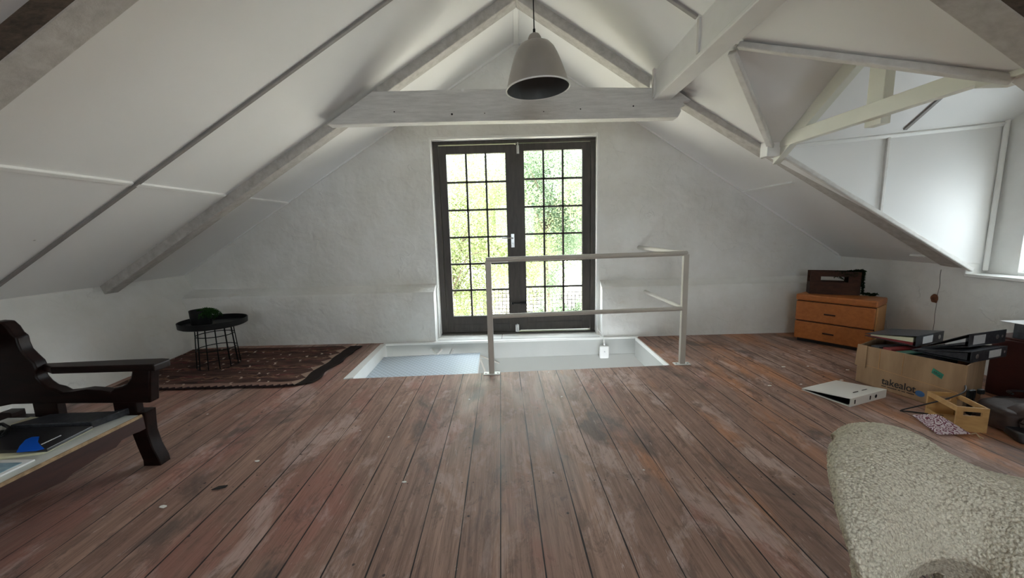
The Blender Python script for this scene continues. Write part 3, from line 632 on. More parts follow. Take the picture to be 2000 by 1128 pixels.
# stair landing
lp = thing('stair_landing', (-.87,3.4,-.13), 'white steel tread plate landing in the left of the stair opening', 'landing')
c = MB(); c.hexa([(-1.312,2.96,-.112),(-.352,3.02,-.112),(-.39,3.87,-.112),(-1.36,3.79,-.112),(-1.312,2.96,-.1),(-.352,3.02,-.1),(-.39,3.87,-.1),(-1.36,3.79,-.1)]); c.build('plate', M['tread'], lp)
c = MB(); c.hexa([(-.39,3.03,-.17),(-.355,3.03,-.17),(-.392,3.86,-.17),(-.42,3.86,-.17),(-.39,3.03,-.112),(-.355,3.03,-.112),(-.392,3.86,-.112),(-.42,3.86,-.112)]); c.build('edge_angle', M['wtrim'], lp)
c = MB(); c.tube([(-.39,3.86,-.13),(-.20,3.93,-.24)], .008, 6); c.tube([(-.39,3.84,-.15),(-.23,3.80,-.6)],.012,6); c.build('brace', M['rail'], lp)
for a, b, lb in (((-.90,-.062),(-.845,-.11),'left stroke'),((-.79,-.066),(-.84,-.11),''),((-.675,-.066),(-.70,-.11),'')):
    q = MB(); q.tube([(a[0],3.905,a[1]),(b[0],3.86,b[1])], .013, 8)
    q.build('bent_rod', M['wtrim'], lp, smooth=True, autosmooth=.8)
jb = thing('junction_box', (.90,3.945,-.21), 'small white electrical box with a cable on the far side of the stair opening', 'electrical box')
c = MB(); c.box((.852,3.915,-.21),(.948,3.958,-.075)); c.build('housing', M['wtrim'], jb, bevel=.012)
c = MB(); c.lathe((.90,3.913,-.135),[(.007,0),(.007,.004)],10,True,True,Matrix.Rotation(math.pi/2,3,'X')); c.build('screw', M['steel'], jb)
c = MB(); c.tube([(.90,3.935,-.075),(.895,3.93,-.02),(.89,3.94,.03),(.862,4.05,.06),(.853,4.095,.10),(.851,4.10,.5),(.852,4.10,1.2),(.850,4.10,2.0),(.846,4.098,2.09)], .005, 6); c.tube([(.90,3.935,-.07),(.90,3.935,-.03)],.011,8)
c.build('cable', M['wtrim'], jb, smooth=True)
# ================================================================== PENDANT LAMP
LC = Vector((.127,2.0,1.80)); tiltm = Matrix.Rotation(math.radians(-3.2),3,'Y')
pl = thing('pendant_lamp', LC, 'brushed aluminium bell pendant lamp hanging from the ridge on a black cord', 'lamp')
pr = [(.152,0),(.149,.012),(.142,.036),(.130,.075),(.118,.11),(.105,.145),(.091,.173),(.074,.193),(.052,.204),(.033,.208)]
c = MB(); c.lathe(LC, pr, 56, mtx=tiltm); c.build('lamp_shade', M['lamp'], pl, smooth=True, fix=False)
c = MB(); c.lathe(LC, [(rr-.004, z-.0015) for rr, z in pr]+[(.0,.204)], 56, mtx=tiltm); c.build('shade_inside', M['lampin'], pl, smooth=True, fix=False)
c = MB(); c.tube([LC+tiltm@Vector((.153*math.cos(a),.153*math.sin(a),0)) for a in [2*math.pi*i/56 for i in range(56)]], .0038, 8, closed=True); c.build('rim', M['wtrim'], pl, smooth=True)
c = MB(); c.lathe(LC, [(.034,.205),(.033,.215),(.031,.228),(.024,.240),(.012,.247),(0,.248)], 32, mtx=tiltm); c.build('cap', M['lamp'], pl, smooth=True)
tp = LC+tiltm@Vector((0,0,.246))
c = MB(); c.tube([tp, tp+Vector((0,0,.02))], .006, 8); c.build('cord_grip', M['black'], pl)
c = MB(); c.tube([tp, Vector((tp.x-.004,2.0,2.4)), Vector((tp.x-.006,2.0,roofR(tp.x)))], .0028, 8); c.build('cord', M['black'], pl)
c = MB(); c.lathe(LC, [(0,.13),(.018,.13),(.02,.15),(.018,.20)], 16, mtx=tiltm); c.build('bulb_holder', M['black'], pl)
# ================================================================== ROUND TABLE + PLANT
TC = Vector((-2.675,3.33,0))
tb = thing('side_table', TC, 'black round tray-topped side table on a wire cage base, standing on the rug', 'table')
c = MB(); c.lathe(TC+Vector((0,0,.375)), [(0,0),(.235,0),(.25,.008),(.253,.052),(.247,.054),(.244,.016),(0,.014)], 56); c.build('tray_top', M['black'], tb, smooth=True, autosmooth=.5)
c = MB(); rt, rb_ = .135, .158
for i in range(12):
    a = 2*math.pi*(i+.3)/12; c.tube([TC+Vector((rt*math.cos(a),rt*math.sin(a),.375)), TC+Vector((rb_*math.cos(a),rb_*math.sin(a),.012))], .0042, 6)
c.build('wire_cage', M['black'], tb, smooth=True)
for z in (.008,.17,.29):
    rr = rb_+(rt-rb_)*z/.375; c = MB(); c.tube([TC+Vector((rr*math.cos(a),rr*math.sin(a),z+.004)) for a in [2*math.pi*i/40 for i in range(40)]], .004, 6, closed=True); c.build('wire_ring', M['black'], tb, smooth=True)
PC = Vector((-2.73,3.27,.3895))
pp = thing('potted_plant', PC, 'small black pot with a bushy green succulent on the round black table', 'plant')
c = MB(); c.lathe(PC, [(0,0),(.070,0),(.074,.01),(.080,.135),(.076,.137),(.072,.122),(0,.12)], 32); c.build('pot', M['black'], pp, smooth=True, autosmooth=.5)
def sprigs(mb, c0, n, spread, up, lf, droop, seed, nl=14):
    rnd = random.Random(seed)
    for i in range(n):
        a = rnd.uniform(0,6.283); p = Vector(c0)+Vector((math.cos(a),math.sin(a),0))*rnd.uniform(0,spread*.4)
        d = Vector((math.cos(a)*rnd.uniform(.4,1),math.sin(a)*rnd.uniform(.4,1),rnd.uniform(.4,1.1)*up)); step = spread/nl*1.1
        for j in range(nl):
            p = p+d.normalized()*step; d.z -= droop; d.x += rnd.uniform(-.1,.1); d.y += rnd.uniform(-.1,.1)
            for s_ in (-1,1):
                s = Vector((-d.y,d.x,rnd.uniform(-.3,.5))).normalized()*s_; t_ = (s+d.normalized()*.5+Vector((0,0,rnd.uniform(0,.5)))).normalized()
                w_ = t_.cross(Vector((0,0,1))).normalized()*lf*.32; nrm = Vector((0,0,lf*.15))
                mb.add([p, p+t_*lf*.5+w_+nrm, p+t_*lf, p+t_*lf*.5-w_+nrm], [(0,1,2,3)])
c = MB(); sprigs(c, PC+Vector((.050,.0,.125)), 34, .07, 1.0, .016, .20, 3); sprigs(c, PC+Vector((.10,-.02,.12)), 34, .075, .7, .016, .20, 13); c.build('foliage', M['leaf'], pp, fix=False)
# ================================================================== RUG
A, B, C_, D = Vector((-3.13,2.775,0)), Vector((-1.60,2.80,0)), Vector((-1.585,3.83,0)), Vector((-3.33,3.835,0))
nu, nv = 90, 40
me = bpy.data.meshes.new('kilim_rug'); vs2, fs2, uvs = [], [], []
for j in range(nv+1):
    for i in range(nu+1):
        u, v = i/nu, j/nv
        p = (A*(1-u)+B*u)*(1-v)+(D*(1-u)+C_*u)*v
        wob = .02*noise.noise(Vector((v*5,1,0)))*(u**6) ; p = p+Vector((wob*2.0, (.010*noise.noise(Vector((u*7,2,0)))+ (.055*max(0,(u-.9)/.1)**1.5))*(1-v)**3, 0))
        if u > .93 and v < .15: p.x += .02*noise.noise(Vector((v*40,u*30,0)))
        vs2.append((p.x-A.x, p.y-A.y, .007+.004*noise.noise(Vector((u*9,v*6,4))))); uvs.append((u,v))
for j in range(nv):
    for i in range(nu): o_ = j*(nu+1)+i; fs2.append((o_,o_+1,o_+nu+2,o_+nu+1))
me.from_pydata(vs2, [], fs2); uvl = me.uv_layers.new(name='UVMap')
for lp_ in me.loops: uvl.data[lp_.index].uv = uvs[lp_.vertex_index]
me.materials.append(M['rug']); rg = bpy.data.objects.new('kilim_rug', me); COL.objects.link(rg); rg.location = (A.x,A.y,0)
sd = rg.modifiers.new('thickness','SOLIDIFY'); sd.thickness = .006; sd.offset = 1
for p in me.polygons: p.use_smooth = True
tag(rg, 'worn dark brown and red kilim rug with zigzag edge under the round table', 'rug')
# ================================================================== SETTEE (left)
SX = -1.86
st = thing('settee_frame', (-2.2,1.0,0), 'dark carved wooden settee frame without cushions at the left edge', 'settee')
YS = 1.83
def prof_px(pts, y): return [atY(u,v,y) for u,v in pts]
side = [(293,716),(292,752),(293,787),(180,788),(60,789),(20,790),(-30,800),(-60,770),(-50,700),(-40,640),(-15,628),(2,629),(14,640),(22,652),(31,659),(34,672),(40,685),(52,697),(64,708),(71,722),(68,730),(70,738),(80,749),(92,757),(106,760),(120,767),(140,765),(165,761),(195,763),(213,766),(222,758),(236,755),(246,749),(254,738),(256,727),(256,716)]
c = MB(); c.prism(prof_px(side, 1.79), (0,.055,0)); c.build('side_panel', M['darkwood'], st, bevel=.008, smooth=True, autosmooth=.7)
c = MB(); a0 = [tuple(atZ(u,v,.535).xy) for u,v in ((74,724),(180,719.5),(290,714),(299,713),(331,701),(331,699),(318,698.5),(250,701),(74,709))]; a0[0] = (a0[0][0],1.775); a0[1] = (a0[1][0],1.78); a0[2] = (a0[2][0],1.785)
c.prism([(x,y,.500) for x,y in a0], (0,0,.035)); c.build('armrest', M['darkwood'], st, bevel=.006)
for u0,u1 in ((65,112),(222,266)):
    p0 = atY(u0,787,1.80); p1 = atY(u1,787,1.80); c = MB(); c.box((p0.x,1.795,.262),(p1.x,1.835,p0.z+.02)); c.build('spindle', M['darkwood'], st, bevel=.004)
c = MB(); c.box((-2.5,1.79,.195),(SX-.03,1.84,.275)); c.build('side_rail', M['darkwood'], st, bevel=.004)
def sabre(y0, name='leg'):
    c = MB(); rows = []
    for z, dx, wd_ in ((0,.028,.085),(.03,.025,.080),(.10,.0,.072),(.17,-.012,.074),(.22,-.01,.085),(.285,-.004,.085)):
        x1 = SX+.015+dx; rows.append([(x1-wd_,y0,z),(x1,y0,z),(x1,y0+.06,z),(x1-wd_,y0+.06,z),(x1-wd_,y0,z)])
    c.grid(rows); c.add([rows[-1][i] for i in range(4)], [(0,1,2,3)]); c.add([rows[0][i] for i in range(4)], [(0,1,2,3)])
    return c.build(name, M['darkwood'], st, bevel=.004, smooth=True, autosmooth=.8)
sabre(1.80); sabre(-.03)
for y in (1.79,-.03):
    c = MB(); c.box((-2.58,y,0),(-2.51,y+.06,.30)); c.build('leg', M['darkwood'], st, bevel=.004)
# front rail with scalloped lower edge
rl = []; n = 60
for i in range(n+1):
    y = 1.80-1.78*i/n; q = (1.80-y)
    zb = .205 + (-.018 if .13 < q < .33 else 0) + (-.03 if q >= .33 else 0) + (.012*math.sin(q*14) if q > .2 else 0)
    if q < .05: zb = .20
    rl.append((y,zb))
c = MB(); c.prism([(SX-.028,y,zb) for y,zb in rl]+[(SX-.028,.02,.272),(SX-.028,1.80,.272)], (.03,0,0)); c.build('front_rail', M['rail_wood'], st, bevel=.003)
c = MB(); c.prism([(SX-.004,1.79,.266),(SX-.004,.02,.266),(SX-.004,.02,.278),(SX-.004,1.79,.280)], (.008,0,0)); tag(c.build('chipped_edge', M['chip'], st), 'pale chipped veneer along the front rail')
c = MB(); c.box((-2.52,.0,.262),(SX-.006,1.785,.279)); tag(c.build('seat_board', M['creamboard'], st, bevel=.002), 'pale cream board across the seat')
c = MB(); c.box((-2.56,-.03,.19),(-2.50,1.84,.265)); c.build('back_rail', M['darkwood'], st, bevel=.004)
c = MB(); c.prism([(-2.60,0,.62),(-2.56,0,.62),(-2.63,0,.86),(-2.67,0,.86)], (0,1.79,0)); c.build('crest_rail', M['darkwood'], st, bevel=.006)
for i in range(7):
    c = MB(); y = .15+i*.235; c.prism([(-2.56,y,.24),(-2.54,y,.24),(-2.585,y,.64),(-2.605,y,.64)], (0,.06,0)); c.build('back_slat', M['darkwood'], st)
c = MB(); c.prism(prof_px(side, 1.79), (0,.055,0)); 
for v_ in c.v: v_.y -= 1.82
c.build('side_panel', M['darkwood'], st, bevel=.006)
c = MB(); c.prism([(x,y-1.80,.500) for x,y in a0], (0,0,.035)); c.build('armrest', M['darkwood'], st, bevel=.006)
# things lying on the seat
def plate(name, quad, z, th, mat, label, cat, bevel=.001, parent=None, tagit=True):
    c = MB(); c.prism([Vector((*atZ(u,v,z).xy, z-.0)) for u,v in quad], (0,0,th)); o = c.build(name, mat, parent, bevel=bevel)
    return tag(o, label, cat) if tagit else o
pf_ = thing('framed_print', (-2.1,1.25,.2795), 'pale blue glossy framed print lying flat at the near end of the settee seat', 'picture')
c = MB(); c.box((-2.44,.45,.2795),(-1.905,1.40,.287)); tag(c.build('frame', M['wtrim'], pf_, bevel=.002),'white frame')
c = MB(); c.box((-2.42,.47,.287),(-1.925,1.375,.289)); c.build('glazed_print', M['blueglass'], pf_)
bf = thing('printed_folder', (-2.15,1.55,.2795), 'black folder with a bright blue shape on the settee seat, beside the pale blue print', 'folder')
c = MB(); Z0 = .29
c.prism([Vector((*atZ(u,v,Z0).xy,.2897)) for u,v in ((-30,886),(92,882),(182,836),(100,838),(-30,846))], (0,0,.013)); c.build('cover', M['blackp'], bf, bevel=.002)
c = MB(); c.prism([Vector((*atZ(u,v,.303).xy,.3028)) for u,v in ((32,883),(38,871),(50,858),(62,853),(77,852),(74,862),(79,869),(87,876),(70,880))], (0,0,.0008)); tag(c.build('printed_shape', M['blue'], bf),'bright blue printed shape')
c = MB(); c.prism([Vector((*atZ(u,v,.303).xy,.3028)) for u,v in ((80,867),(81,868),(120,850),(119,849))], (0,0,.0008)); c.build('printed_line', M['paper'], bf)
c = MB(); c.prism([Vector((*atZ(u,v,.283).xy,.2795)) for u,v in ((-30,900),(85,885),(92,882),(182,836),(-30,850))], (0,0,.0096)); c.build('back_cover', M['yellowpaper'], bf, bevel=.001)
c = MB(); c.prism([Vector((*atZ(u,v,.30).xy,.2797)) for u,v in ((20,834),(178,828),(268,795),(225,806),(100,812))], (0,0,.032))
tag(c.build('ring_binder', M['file'], bevel=.004), 'long dark binder lying along the far arm of the settee', 'folder')
c = MB(); c.prism([Vector((*atZ(u,v,.285).xy,.2797)) for u,v in ((28,833),(20,830),(60,815),(98,816),(60,830))], (0,0,.010))
tag(c.build('envelope', M['yellowpaper'], bevel=.001), 'beige envelope tucked behind the long dark binder on the settee', 'envelope')
c = MB(); c.tube([atZ(u,v,.30)+Vector((0,0,dz_)) for u,v,dz_ in ((-20,868,.004),(5,852,.004),(20,840,.012),(5,832,.012),(-10,836,.012),(-15,846,.006),(0,850,.004))], .007, 8)
tag(c.build('coiled_strap', M['black'], smooth=True), 'black coiled strap at the left end of the binder on the settee', 'strap')
# ================================================================== CHEST, PLANTER
ux, uy = Vector((.71,-.704,0)), Vector((.704,.71,0)); CH = Vector((2.700,3.715,0)); CW, CD, CZ = .46, .36, .462
ux = (Vector((3.045,3.262,0))-Vector((2.705,3.74,0))).normalized(); uy = Vector((-ux.y,ux.x,0)); CH = Vector((2.705,3.73,0)); CW = .585; CD = .30
ch = thing('chest_of_drawers', CH+ux*CW/2+uy*CD/2, 'low orange pine chest with two drawers in the right back corner', 'chest of drawers')
def ob(o, a, b, z, u0, u1, v0, v1, z0, z1): o.obox(CH+ux*u0+uy*v0+Vector((0,0,z0)), ux*(u1-u0), uy*(v1-v0), (0,0,z1-z0))
c = MB(); ob(c,0,0,0, .0,CW,.03,CD,.03,.40); c.build('carcass', M['pine2'], ch, bevel=.004); c = MB(); ob(c,0,0,0, .006,CW-.010,.022,.031,.035,.402); c.build('drawer_gap_shade', M['ink'], ch)  # black sheet behind the drawer fronts paints the shade in their gaps
c = MB(); ob(c,0,0,0, -.004,CW+.002,-.008,CD,.403,CZ); c.build('top', M['pine'], ch, bevel=.012)
c = MB(); ob(c,0,0,0, .02,CW-.02,.03,CD-.01,.0,.03); c.build('plinth', M['ink'], ch)
for z0, z1, zh in ((.033,.201,.105),(.210,.396,.285)):
    c = MB(); ob(c,0,0,0, 0,CW-.008,-.002,.024,z0,z1); d_ = c.build('drawer', M['pine'], ch, bevel=.008)
    c = MB(); ob(c,0,0,0, .225,.310,-.0035,.002,zh,zh+.013); tag(c.build('finger_slot', M['walnut'], d_), 'dark recessed pull'); c = MB(); ob(c,0,0,0, .225,.310,-.0045,.002,zh+.009,zh+.014); c.build('slot_shade', M['ink'], d_)  # ink bar paints the shade under the upper lip of the slot
p0 = atZ(1591,572,CZ); p1 = atZ(1694,576,CZ)
PO = Vector((p0.x-.02,p0.y-.03,CZ)); pu = (p1-p0).normalized(); pu = Vector((pu.x,pu.y,0)).normalized(); pv = Vector((-pu.y,pu.x,0)); PW = .375
PO = CH+ux*.075+uy*.07+Vector((0,0,CZ)); 
pt = thing('planter_box', PO+pu*PW/2+pv*.06, 'dark stained wooden planter box with slot handles on the pine chest', 'planter')
def panel(mb, v0, v1):
    H = .215
    for (a,b,z0,z1) in ((0,PW,0,.118),(0,.08,.118,.168),(.285,PW,.118,.168),(0,PW,.168,H)): mb.obox(PO+pu*a+pv*v0+Vector((0,0,z0)), pu*(b-a), pv*(v1-v0), (0,0,z1-z0))
# ensure the box stays on the chest
c = MB(); panel(c,0,.014); c.build('front_panel', M['walnut'], pt)
c = MB(); panel(c,.126,.14); c.build('back_panel', M['walnut'], pt)
for a in (0,PW-.014):
    c = MB(); c.obox(PO+pu*a+pv*.014, pu*.014, pv*.112, (0,0,.11)); c.build('end_panel', M['walnut'], pt)
c = MB(); c.obox(PO+pu*.014+pv*.014+Vector((0,0,.002)), pu*(PW-.028), pv*.112, (0,0,.085)); c.build('soil', M['soil'], pt)
tr = thing('trailing_succulent', PO+pu*.27+pv*.07+Vector((0,0,.09)), 'dark green succulent trailing over the right end of the planter box', 'plant')
c = MB(); sprigs(c, PO+pu*.29+pv*.07+Vector((0,0,.17)), 60, .075, 1.0, .018, .14, 5, 10); sprigs(c, PO+pu*.35+pv*.05+Vector((0,0,.20)), 30, .05, .8, .016, .14, 6, 8)
rnd = random.Random(9)
def strand(mb, pts, lf, n=60):
    P_ = [Vector(p) for p in pts]
    for i in range(n):
        t_ = i/(n-1)*(len(P_)-1); k_ = min(int(t_),len(P_)-2); p = P_[k_].lerp(P_[k_+1], t_-k_)
        for s_ in range(3):
            d = Vector((rnd.uniform(-1,1),rnd.uniform(-1,1),rnd.uniform(-.6,.8))).normalized(); w_ = d.cross(Vector((0,0,1))).normalized()*lf*.4
            mb.add([p, p+d*lf*.5+w_, p+d*lf, p+d*lf*.5-w_+Vector((0,0,lf*.15))], [(0,1,2,3)])
e = PO+pu*(PW+.012)
strand(c, [PO+pu*.25+pv*.05+Vector((0,0,.19)), PO+pu*.34+pv*.03+Vector((0,0,.225)), e+Vector((0,0,.22)), e+pv*-.01+Vector((0,0,.10)), e+pv*.0+Vector((0,0,.02)), e+pu*.06+Vector((0,0,.012)), e+pu*.11+pv*.02+Vector((0,0,.012))], .020, 190)
strand(c, [e+pv*.03+Vector((0,0,.22)), e+pv*.03+Vector((0,0,.08))], .020, 70)
strand(c, [PO+pu*.22+pv*-.006+Vector((0,0,.165)), PO+pu*.27+pv*-.008+Vector((0,0,.12))], .012, 20)
c.build('foliage', M['leafdk'], tr, fix=False)
# ================================================================== CARDBOARD BOX AND FILES
bA, bB, bC, bD = Vector((2.418,2.69,0)), Vector((2.562,2.150,0)), Vector((2.93,2.37,0)), Vector((2.80,2.90,0))
hA, hB, hC, hD = .268, .298, .285, .27
cb = thing('cardboard_box', (2.68,2.53,0), 'brown cardboard box with printed lettering, full of files, by the right wall', 'box')
def wallq(mb, p, q, hp, hq, inward, th=.006):
    i_ = Vector(inward).normalized()*th; mb.hexa([p,q,q+i_,p+i_,p+Vector((0,0,hp)),q+Vector((0,0,hq)),q+i_+Vector((0,0,hq)),p+i_+Vector((0,0,hp))])
c = MB(); wallq(c,bA,bB,hA,hB,(1,.25,0)); wallq(c,bB,bC,hB,hC,(-.5,.85,0)); wallq(c,bC,bD,hC,hD,(-1,-.2,0)); wallq(c,bD,bA,hD,hA,(.4,-.9,0)); c.hexa([bA,bB,bC,bD]+[p+Vector((0,0,.005)) for p in (bA,bB,bC,bD)])
c.build('carton', M['card'], cb)
fd = (bB-bA).normalized(); fn_ = Vector((fd.y,-fd.x,0)); fn_ = fn_ if fn_.x < 0 else -fn_
def onf(s, z, o=.0015): return bA+fd*s+Vector((0,0,z))+fn_*o
c = MB(); c.hexa([onf(-.012,.12,.001),onf(.055,.115,.001),onf(.055,.115,.006),onf(-.012,.12,.006),onf(-.004,.272,.001),onf(.055,.275,.001),onf(.055,.275,.006),onf(-.004,.272,.006)]); tag(c.build('side_flap', M['card'], cb),'taped end flap')
c = MB()
for s, z0, z1 in ((.13,.13,.27),(.26,.14,.275)): c.obox(onf(s,z0,.0005), fd*.002, (0,0,z1-z0), fn_*.0012)
c.hexa([onf(.05,.135,.0004),onf(.55,.125,.0004),onf(.55,.125,.001),onf(.05,.135,.001),onf(.05,.137,.0004),onf(.55,.127,.0004),onf(.55,.127,.001),onf(.05,.137,.001)]); c.build('crease', M['pine2'], cb)
def textobj(txt, name, parent, size, o, xd, yd, mat, squash=1., bold=0):
    cu = bpy.data.curves.new('t', 'FONT'); cu.body = txt; cu.size = size; cu.align_x = 'LEFT'; cu.offset = bold; cu.extrude = .0003
    ob_ = bpy.data.objects.new('t', cu); COL.objects.link(ob_); dg = bpy.context.evaluated_depsgraph_get(); dg.update()
    me_ = bpy.data.meshes.new_from_object(ob_.evaluated_get(dg)); bpy.data.objects.remove(ob_)
    xd, yd = Vector(xd).normalized(), Vector(yd).normalized(); nz = xd.cross(yd); base = WP[parent]
    for v_ in me_.vertices: v_.co = Vector(o)+xd*v_.co.x*squash+yd*v_.co.y+nz*v_.co.z-base
    me_.name = name; me_.materials.clear(); me_.materials.append(mat)
    t_ = bpy.data.objects.new(name, me_); COL.objects.link(t_); t_.parent = parent; WP[t_] = base; return t_
up_ = Vector((0,0,1))
textobj('takealot', 'printed_word', cb, .066, onf(.158,.040), fd+up_*.04, up_, M['ink'], .86, .0007)
c = MB()
for i in range(27):
    if i in (4,13,16,20): continue
    c.obox(onf(.160+i*.0066,.024+i*.00027,.0005), fd*.0045, (0,0,.006), fn_*.001)
c.build('printed_small_line', M['ink'], cb)
c = MB(); c.prism([onf(.364+.024*math.cos(a),.052+.019*math.sin(a),.0004) for a in [2*math.pi*i/28 for i in range(28)]], fn_*.001); tag(c.build('printed_oval', M['bluelogo'], cb),'blue printed oval')
c = MB(); c.hexa([onf(.405,.205,.0004),onf(.455,.181,.0004),onf(.455,.181,.0012),onf(.405,.205,.0012),onf(.411,.236,.0004),onf(.463,.212,.0004),onf(.463,.212,.0012),onf(.411,.236,.0012)]); tag(c.build('green_tape', M['tape'], cb),'piece of green tape with handwriting')
textobj('ARGO', 'handwriting', cb, .021, onf(.411,.209,.0014), fd-up_*.46, up_*.95+fd*.25, M['ink'], .80)
def lever(name, S0, S1, zb0, zb1, th0, th1, Ln, label, mats=('file','file'), side=1, contents=None, lab=True, extra=None, wl='label'):
    """lever arch file: spine S0-S1, covers run to the side; zb = underside height at spine / at tip, th = thickness there"""
    S0, S1 = Vector((*S0,0)), Vector((*S1,0)); d = (S1-S0).normalized(); n_ = Vector((-d.y,d.x,0))*side; out = -n_
    t_ = thing(name, (S0+S1)/2+n_*Ln/2+Vector((0,0,min(zb0,zb1))), label, 'file', 'lever arch files on and around the cardboard box')
    Z = lambda h_: Vector((0,0,h_)); th = .003; m0 = M[mats[0]]
    w_ = S1-S0
    q = MB(); q.hexa([S0+Z(zb0),S1+Z(zb0),S1+n_*Ln+Z(zb1),S0+n_*Ln+Z(zb1),S0+Z(zb0+th),S1+Z(zb0+th),S1+n_*Ln+Z(zb1+th),S0+n_*Ln+Z(zb1+th)]); q.build('bottom_cover', m0, t_)
    a, b = zb0+th0-th, zb1+th1-th
    q = MB(); q.hexa([S0+Z(a),S1+Z(a),S1+n_*Ln+Z(b),S0+n_*Ln+Z(b),S0+Z(a+th),S1+Z(a+th),S1+n_*Ln+Z(b+th),S0+n_*Ln+Z(b+th)]); q.build('top_cover', m0, t_)
    q = MB(); q.obox(S0+out*.003+Z(zb0), w_, n_*.004, Z(th0)); q.build('spine', M[mats[1]], t_)
    if lab:
        q = MB(); l0, l1 = lab; q.obox(S0+w_*l0+out*.0042+Z(zb0+th0*.16), w_*(l1-l0), out*.0006, Z(th0*.68)); tag(q.build('spine_label', M[wl], t_),'pale paper label')
    for f_, rr in (extra or ((.84,.011),(.93,.007))):
        q = MB(); fr_ = Matrix((d, Z(1), out)).transposed(); q.lathe(S0+w_*f_+out*.0036+Z(zb0+th0*.5), [(rr,0),(rr*.6,.0015),(0,.0015)], 16, mtx=fr_); q.build('finger_ring', M['steel'] if mats[0]!='whitefile' else M['ink'], t_)
    if contents:
        for cm, f0, f1, l_ in contents:
            q = MB(); q.hexa([S0+w_*.04+n_*.02+Z(zb0+th+ (th0-2*th)*f0),S1-w_*.04+n_*.02+Z(zb0+th+(th0-2*th)*f0),S1-w_*.04+n_*Ln*l_+Z(zb0+(zb1-zb0)*l_+th+(th0+(th1-th0)*l_-2*th)*f0),S0+w_*.04+n_*Ln*l_+Z(zb0+(zb1-zb0)*l_+th+(th0+(th1-th0)*l_-2*th)*f0),
                S0+w_*.04+n_*.02+Z(zb0+th+(th0-2*th)*f1),S1-w_*.04+n_*.02+Z(zb0+th+(th0-2*th)*f1),S1-w_*.04+n_*Ln*l_+Z(zb0+(zb1-zb0)*l_+th+(th0+(th1-th0)*l_-2*th)*f1),S0+w_*.04+n_*Ln*l_+Z(zb0+(zb1-zb0)*l_+th+(th0+(th1-th0)*l_-2*th)*f1)])
            q.build('paper_stack', M[cm], t_)
    return t_
lever('lever_arch_file', (2.622,2.507), (2.922,2.622), .302, .308, .072, .018, .28, 'black lever arch file with bright spine label on the box\'s left end', contents=(('red',.02,.3,.97),('yellowpaper',.32,.8,.9)), lab=(.22,.58), wl='paper', extra=((.84,.016),))
lever('lever_arch_file', (2.622,2.195), (2.945,2.292), .300, .294, .066, .010, .27, 'black lever arch file lying lowest on the box\'s near right corner', contents=(('file',.1,.8,.9),), lab=(.48,.82), extra=((.16,.015),(.93,.008)))
lever('lever_arch_file', (2.68,2.265), (3.00,2.352), .372, .307, .080, .008, .215, 'black lever arch file with wide grey label, lying on another file', contents=(('file',.05,.3,.9),('label',.3,.6,.5)), lab=(.10,.42), extra=((.76,.015),(.90,.009)))
lever('lever_arch_file', (2.035,2.285), (2.372,2.412), .0, .0, .054, .012, .285, 'white lever arch file lying alone on the floorboards', mats=('whitefile','whitefile'), lab=None, extra=((.70,.012),), contents=(('blackp',.0,.10,.96),('blackp',.85,1.,.96)))
wf = [o for o in COL.objects if o.get('label','').startswith('white lever')][0]
d = (Vector((2.372,2.412,0))-Vector((2.035,2.285,0))).normalized(); n_ = Vector((-d.y,d.x,0)); w0 = Vector((2.035,2.285,0))
for f_ in (.10,.52):
    q = MB(); q.obox(w0+d*(.36*f_)-n_*.0036+Vector((0,0,.014)), d*.012, -n_*.0006, (0,0,.026)); q.build('rivet_slot', M['ink'], wf)
for a in (.13,.22):
    q = MB(); q.obox(w0+d*(a)+n_*.055+Vector((0,0,.047)), d*.05, n_*.004, (0,0,.0015)); q.build('cover_slot', M['ink'], wf)
# folders standing in the box
ctr = (bA+bD)/2
for i, (s, hgt, mt, lb) in enumerate(((.06,.282,'file','dark ring file standing at the left end inside the cardboard box'),(.13,.286,'red','dark red folder standing inside the cardboard box under the left file'),(.20,.28,'green','dark green folder standing inside the cardboard box'),(.29,.28,'file','black file standing in the middle of the cardboard box'))):
    q = MB(); q.obox(bA+fd*s-fn_*.02+Vector((0,0,.008)), fd*.05, -fn_*.26+fd*.04, (0,0,hgt-.01)); tag(q.build('document_folder', M[mt], bevel=.003), lb, 'folder', 'folders standing in the cardboard box')
# ================================================================== CASE, BAG, CRATE, CUSHION, CABLES
cs = thing('storage_case', (3.2,2.25,0), 'large oxblood box-shaped case standing against the wall at the right edge', 'case')
k0, k1, k2, k3 = Vector((3.055,2.46,0)), Vector((3.16,1.92,0)), Vector((3.38,1.96,0)), Vector((3.38,2.52,0)); Zt = Vector((0,0,.378))
c = MB(); c.hexa([k0,k1,k2,k3,k0+Zt,k1+Zt,k2+Zt,k3+Zt]); c.build('body', M['case'], cs, bevel=.01)
Zl = Vector((0,0,.012)); c = MB(); c.hexa([p+Zt+Vector((-.003,0,0)) for p in (k0,k1,k2,k3)]+[p+Zt+Zl+Vector((-.003,0,0)) for p in (k0,k1,k2,k3)]); c.build('lid', M['case'], cs, bevel=.004)
lever('lever_arch_file', (3.085,2.38), (3.135,2.05), .391, .391, .088, .06, .24, 'black lever arch file lying on the oxblood case at the right edge', side=1, lab=None, contents=(('yellowpaper',.1,.9,.98),))
c = MB(); c.hexa([(3.045,2.41,.486),(3.11,2.02,.482),(3.33,2.05,.482),(3.31,2.42,.484),(3.035,2.42,.4895),(3.11,2.02,.486),(3.33,2.05,.486),(3.31,2.42,.488)])
tag(c.build('paper_sheaf', M['paper']), 'white sheaf of paper on top of the black file on the oxblood case', 'paper')
